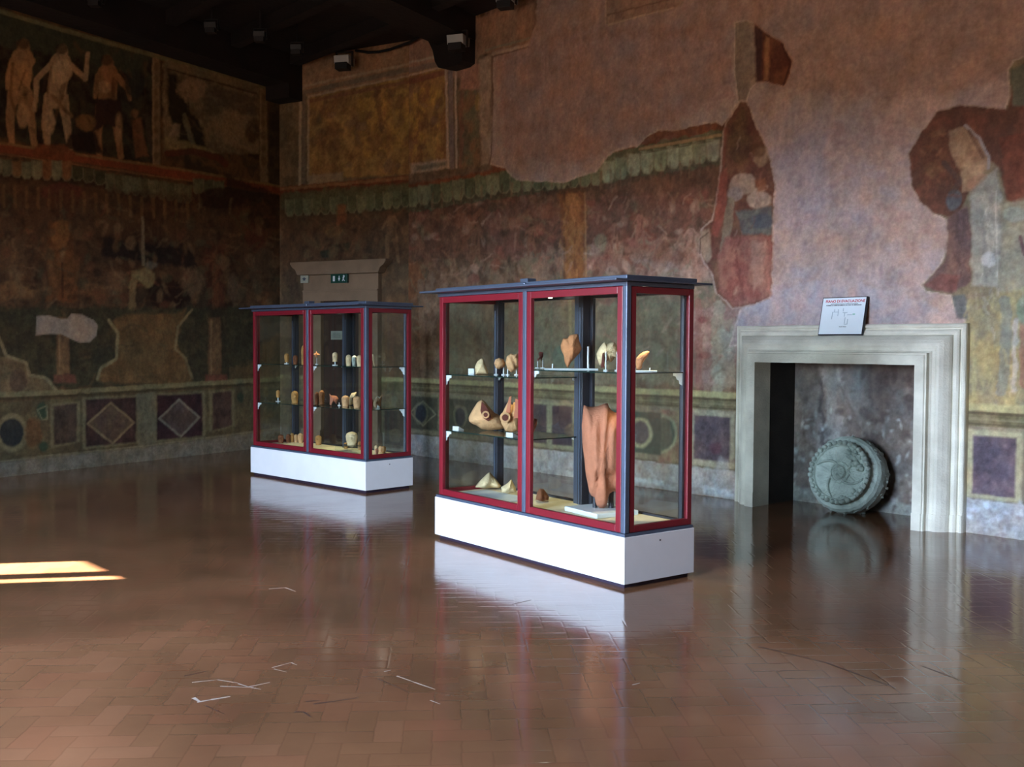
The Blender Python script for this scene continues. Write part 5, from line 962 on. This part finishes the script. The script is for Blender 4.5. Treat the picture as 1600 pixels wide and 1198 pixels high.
xs = l[:, 0]; MB().cyl((xs.min()+.10, .03, 0), .016, .2, 12).cyl((xs.max()-.10, .03, 0), .02, .24, 12).build('support_rod', M['steeldark'], tor)

# rear case, upper shelf
H = head
G = None
H(C2, 0., 444.5, 552, 451.5, 566, T, 'ochre', 'ochre head, leftmost on the upper shelf of the rear case', stand=True, seed=21)
H(C2, .05, 458, 554, 465, 568, T, 'brown', 'brownish head touching the left back post, upper shelf of the rear case', seed=22)
H(C2, .12, 470.5, 538, 476.5, 567, T, 'ochre', 'tall narrow ochre piece beside the middle post, upper shelf of the rear case', seed=23, hair=.3)
r, l = frag('star_fragment', C2, .1, [(490, 554), (493, 553), (494, 549), (496, 553), (500, 555), (496, 557), (495, 561), (492, 557)], T, 'orange', 'tiny orange star-shaped fragment on a pin, rear case', 'fragment', .02, .01, mount=.07, seed=24); pins(r, (0,), .08, rad=.003)
H(C2, -.05, 519, 550, 528, 565, T, 'cream', 'egg-shaped cream head on a thin stand, upper shelf of the rear case', stand=True, seed=25, hair=.1)
H(C2, -.08, 540.5, 552.5, 549, 570, T, 'cream', 'cream veiled head before the back post, upper shelf of the rear case', seed=26)
H(C2, .12, 550, 548.5, 557.5, 564, T, 'stone', 'grey-green head standing behind the cream ones, upper shelf of the rear case', seed=27)
H(C2, -.05, 557.5, 554, 566, 571, T, 'cream', 'cream head half hidden by the front corner frame, upper shelf of the rear case', seed=28)
r, l = frag('curved_fragment', C2, .0, [(580, 549), (583, 549), (585, 553), (585.5, 560), (586, 568), (584, 568), (582.5, 560), (580.5, 555)], T, 'cream', 'thin curved whitish fragment seen through the right side of the rear case', 'fragment', .04, .015, seed=29)
# rear case, middle shelf
U = .895
H(C2, -.05, 431.5, 609, 437.5, 621, U, 'ochre', 'small ochre head on a stand, leftmost on the middle shelf of the rear case', stand=True, seed=31)
H(C2, -.1, 455, 610.5, 466, 630, U, 'ochre', 'blocky yellowish head by the left back post, middle shelf of the rear case', seed=32, hair=.5)
H(C2, .0, 491.5, 608, 498.5, 627, U, 'brown', 'brown head just right of the middle post, middle shelf of the rear case', seed=33)
H(C2, .02, 498.5, 606, 507, 628, U, 'orange', 'orange head leaning beside the brown one, middle shelf of the rear case', seed=34)
r, l = frag('animal_fragment', C2, -.05, [(515, 632), (515.5, 622), (514.5, 615), (517.5, 618), (521, 618), (526, 619), (529, 623), (527, 627), (525.5, 632), (523.5, 627), (519, 628), (517.5, 634)], U, 'torso', 'reddish four-legged animal fragment alone on the middle shelf of the rear case', 'fragment', .05, .02, seed=35); pins(r, (.06,), .03)
H(C2, -.02, 534, 615, 545.5, 632, U, 'tan', 'tan head at the left of the cluster on the middle shelf of the rear case', seed=36, turn=.4)
r, l = frag('wedge_fragment', C2, .15, [(546, 632), (545, 622), (549, 613), (557, 611), (557.5, 614), (554, 620), (552, 630)], U, 'cream', 'cream wedge-shaped fragment tilting up amid the cluster of heads', 'fragment', .06, .03, seed=37)
H(C2, -.08, 552, 618, 563.5, 636, U, 'tan', 'tan head at the right of the cluster, beside the front corner frame', seed=38, turn=-.4)
H(C2, -.12, 577.5, 614, 583.5, 630, U, 'tan', 'narrow tan head just inside the right glass side, middle shelf of the rear case', seed=39)
r, l = frag('horned_head_fragment', C2, .0, [(585, 634), (582.5, 628), (586, 622), (589, 617), (592.5, 620), (597, 613.5), (597.5, 618), (595.5, 626), (594, 634), (590, 631), (588, 636)], U, 'cream', 'cream fragment with two horn points at the right of the middle shelf, rear case', 'fragment', .06, .03, seed=40)
H(C2, .18, 586, 609.5, 595, 626, U, 'stone', 'grey-green rounded head behind the horned cream fragment', seed=41, hair=.4)
# rear case, floor
for k, (x0, y0, x1, y1, m, lab) in enumerate([
    (434.5, 676, 443, 689.5, 'brown', 'brown head, leftmost on the floor of the rear case'),
    (447, 675, 453.5, 688.5, 'brown', 'narrow dark brown head, second from the left on the floor of the rear case'),
    (453.5, 674.5, 459.5, 689, 'ochre', 'ochre head beside the dark brown one on the floor of the rear case'),
    (459.5, 677.5, 465.5, 690, 'tan', 'short tan head left of the middle door frame, floor of the rear case'),
    (465.5, 676, 473.5, 691, 'tan', 'larger tan head next to the middle door frame, floor of the rear case'),
    (493, 677, 502.5, 692, 'ochre', 'ochre head just right of the middle post, floor of the rear case'),
    (537, 686.5, 543.5, 696, 'ochre', 'little ochre head left of the clear stand, floor of the rear case'),
    (559, 683, 564.5, 696, 'tan', 'slim tan head right of the clear stand, floor of the rear case'),
    (585, 681, 589.5, 691, 'cream', 'small cream head nearest the right glass side, floor of the rear case'),
    (591.5, 677, 597.5, 687, 'tan', 'tan head at the back in the right corner, floor of the rear case'),
    (596.5, 680.5, 603, 691, 'ochre', 'ochre head farthest right on the floor of the rear case'),
    (586, 692.5, 591.5, 702, 'orange', 'very small orange head at the front right, floor of the rear case')]):
    H(C2, 0, x0, y0, x1, y1, TB, m, lab, seed=50+k, bottom=True, ymax={6: .16, 11: .02}.get(k, .19))
P, n, xl = where(C2, 549, 690, -.06); tb = empty('clear_stand', (P[0], P[1], TB), C2['rz']); tag(tb, 'low clear plastic table under the big head in the rear case', 'stand')
MB().box(-.19, .13, -.09, .09, .075, .082).build('table_top', M['shelfglass'], tb)
for x in (-.185, .125): MB().box(x-.003, x+.003, -.09, .09, 0, .075).build('leg', M['shelfglass'], tb)
H(C2, -.02, 541, 665.5, 558, 686, TB+.082, 'cream', 'big cream head on the clear table, floor of the rear case', seed=70, turn=-.2)
for l_ in LOG: print('LOC', l_)

# ------------------------------------------------------------------ light
sun = bpy.data.lights.new('sun', 'SUN'); sun.energy = 27; sun.angle = .009; sun.color = (1, .95, .88)
so = bpy.data.objects.new('sun', sun); COL.objects.link(so)
el = math.radians(30.2); dv = Vector((.514*math.cos(el), .857*math.cos(el), -math.sin(el))); so.rotation_euler = dv.to_track_quat('-Z', 'Y').to_euler()
for i, (x0, x1, z0, z1) in enumerate(WIN):
    a = bpy.data.lights.new('window_portal', 'AREA'); a.shape = 'RECTANGLE'; a.size = x1-x0; a.size_y = z1-z0; a.cycles.is_portal = True
    o = bpy.data.objects.new('window_portal', a); COL.objects.link(o); o.location = ((x0+x1)/2, YF-TH-.01, (z0+z1)/2); o.rotation_euler = (PI/2, 0, 0)
for C, xs in ((C1, (-.35, .86)), (C2, (-.35, .36))):
    for x in xs:
        l = bpy.data.lights.new('case_spot', 'SPOT'); l.energy = 9; l.color = (1, .80, .48); l.spot_size = math.radians(48); l.spot_blend = .6; l.shadow_soft_size = .02
        o = bpy.data.objects.new('case_spot', l); COL.objects.link(o); o.location = case_pt(C, x, .18, ZT-.035)
W = bpy.data.worlds.new('daylight'); SC.world = W; W.use_nodes = True; nt = W.node_tree; nt.nodes.clear(); L = nt.links.new; N = nt.nodes.new
wo = N('ShaderNodeOutputWorld'); bg = N('ShaderNodeBackground'); tc = N('ShaderNodeTexCoord'); sp = N('ShaderNodeSeparateXYZ'); rp = N('ShaderNodeValToRGB')
L(tc.outputs['Generated'], sp.inputs[0]); mr = N('ShaderNodeMapRange'); mr.inputs['From Min'].default_value = -.3; mr.inputs['From Max'].default_value = .7; L(sp.outputs[2], mr.inputs['Value']); L(mr.outputs[0], rp.inputs[0])
E = rp.color_ramp.elements; E[0].position = .0; E[0].color = (.10, .085, .065, 1); E[1].position = 1; E[1].color = (.55, .75, 1.1, 1)
for p, c in ((.28, (.12, .10, .08, 1)), (.33, (.78, .94, 1.2, 1))): e = E.new(p); e.color = c
L(rp.outputs[0], bg.inputs[0]); bg.inputs[1].default_value = 11.5; L(bg.outputs[0], wo.inputs[0])

vs = SC.view_settings; SC.display_settings.display_device = 'sRGB'; vs.view_transform = 'Standard'; vs.look = 'None'; vs.gamma = 1; vs.use_curve_mapping = False; vs.exposure = 2.8
SC.cycles.use_denoising = True; SC.cycles.max_bounces = 8; SC.cycles.transparent_max_bounces = 16; SC.cycles.caustics_reflective = False; SC.cycles.caustics_refractive = False; SC.cycles.sample_clamp_indirect = 6
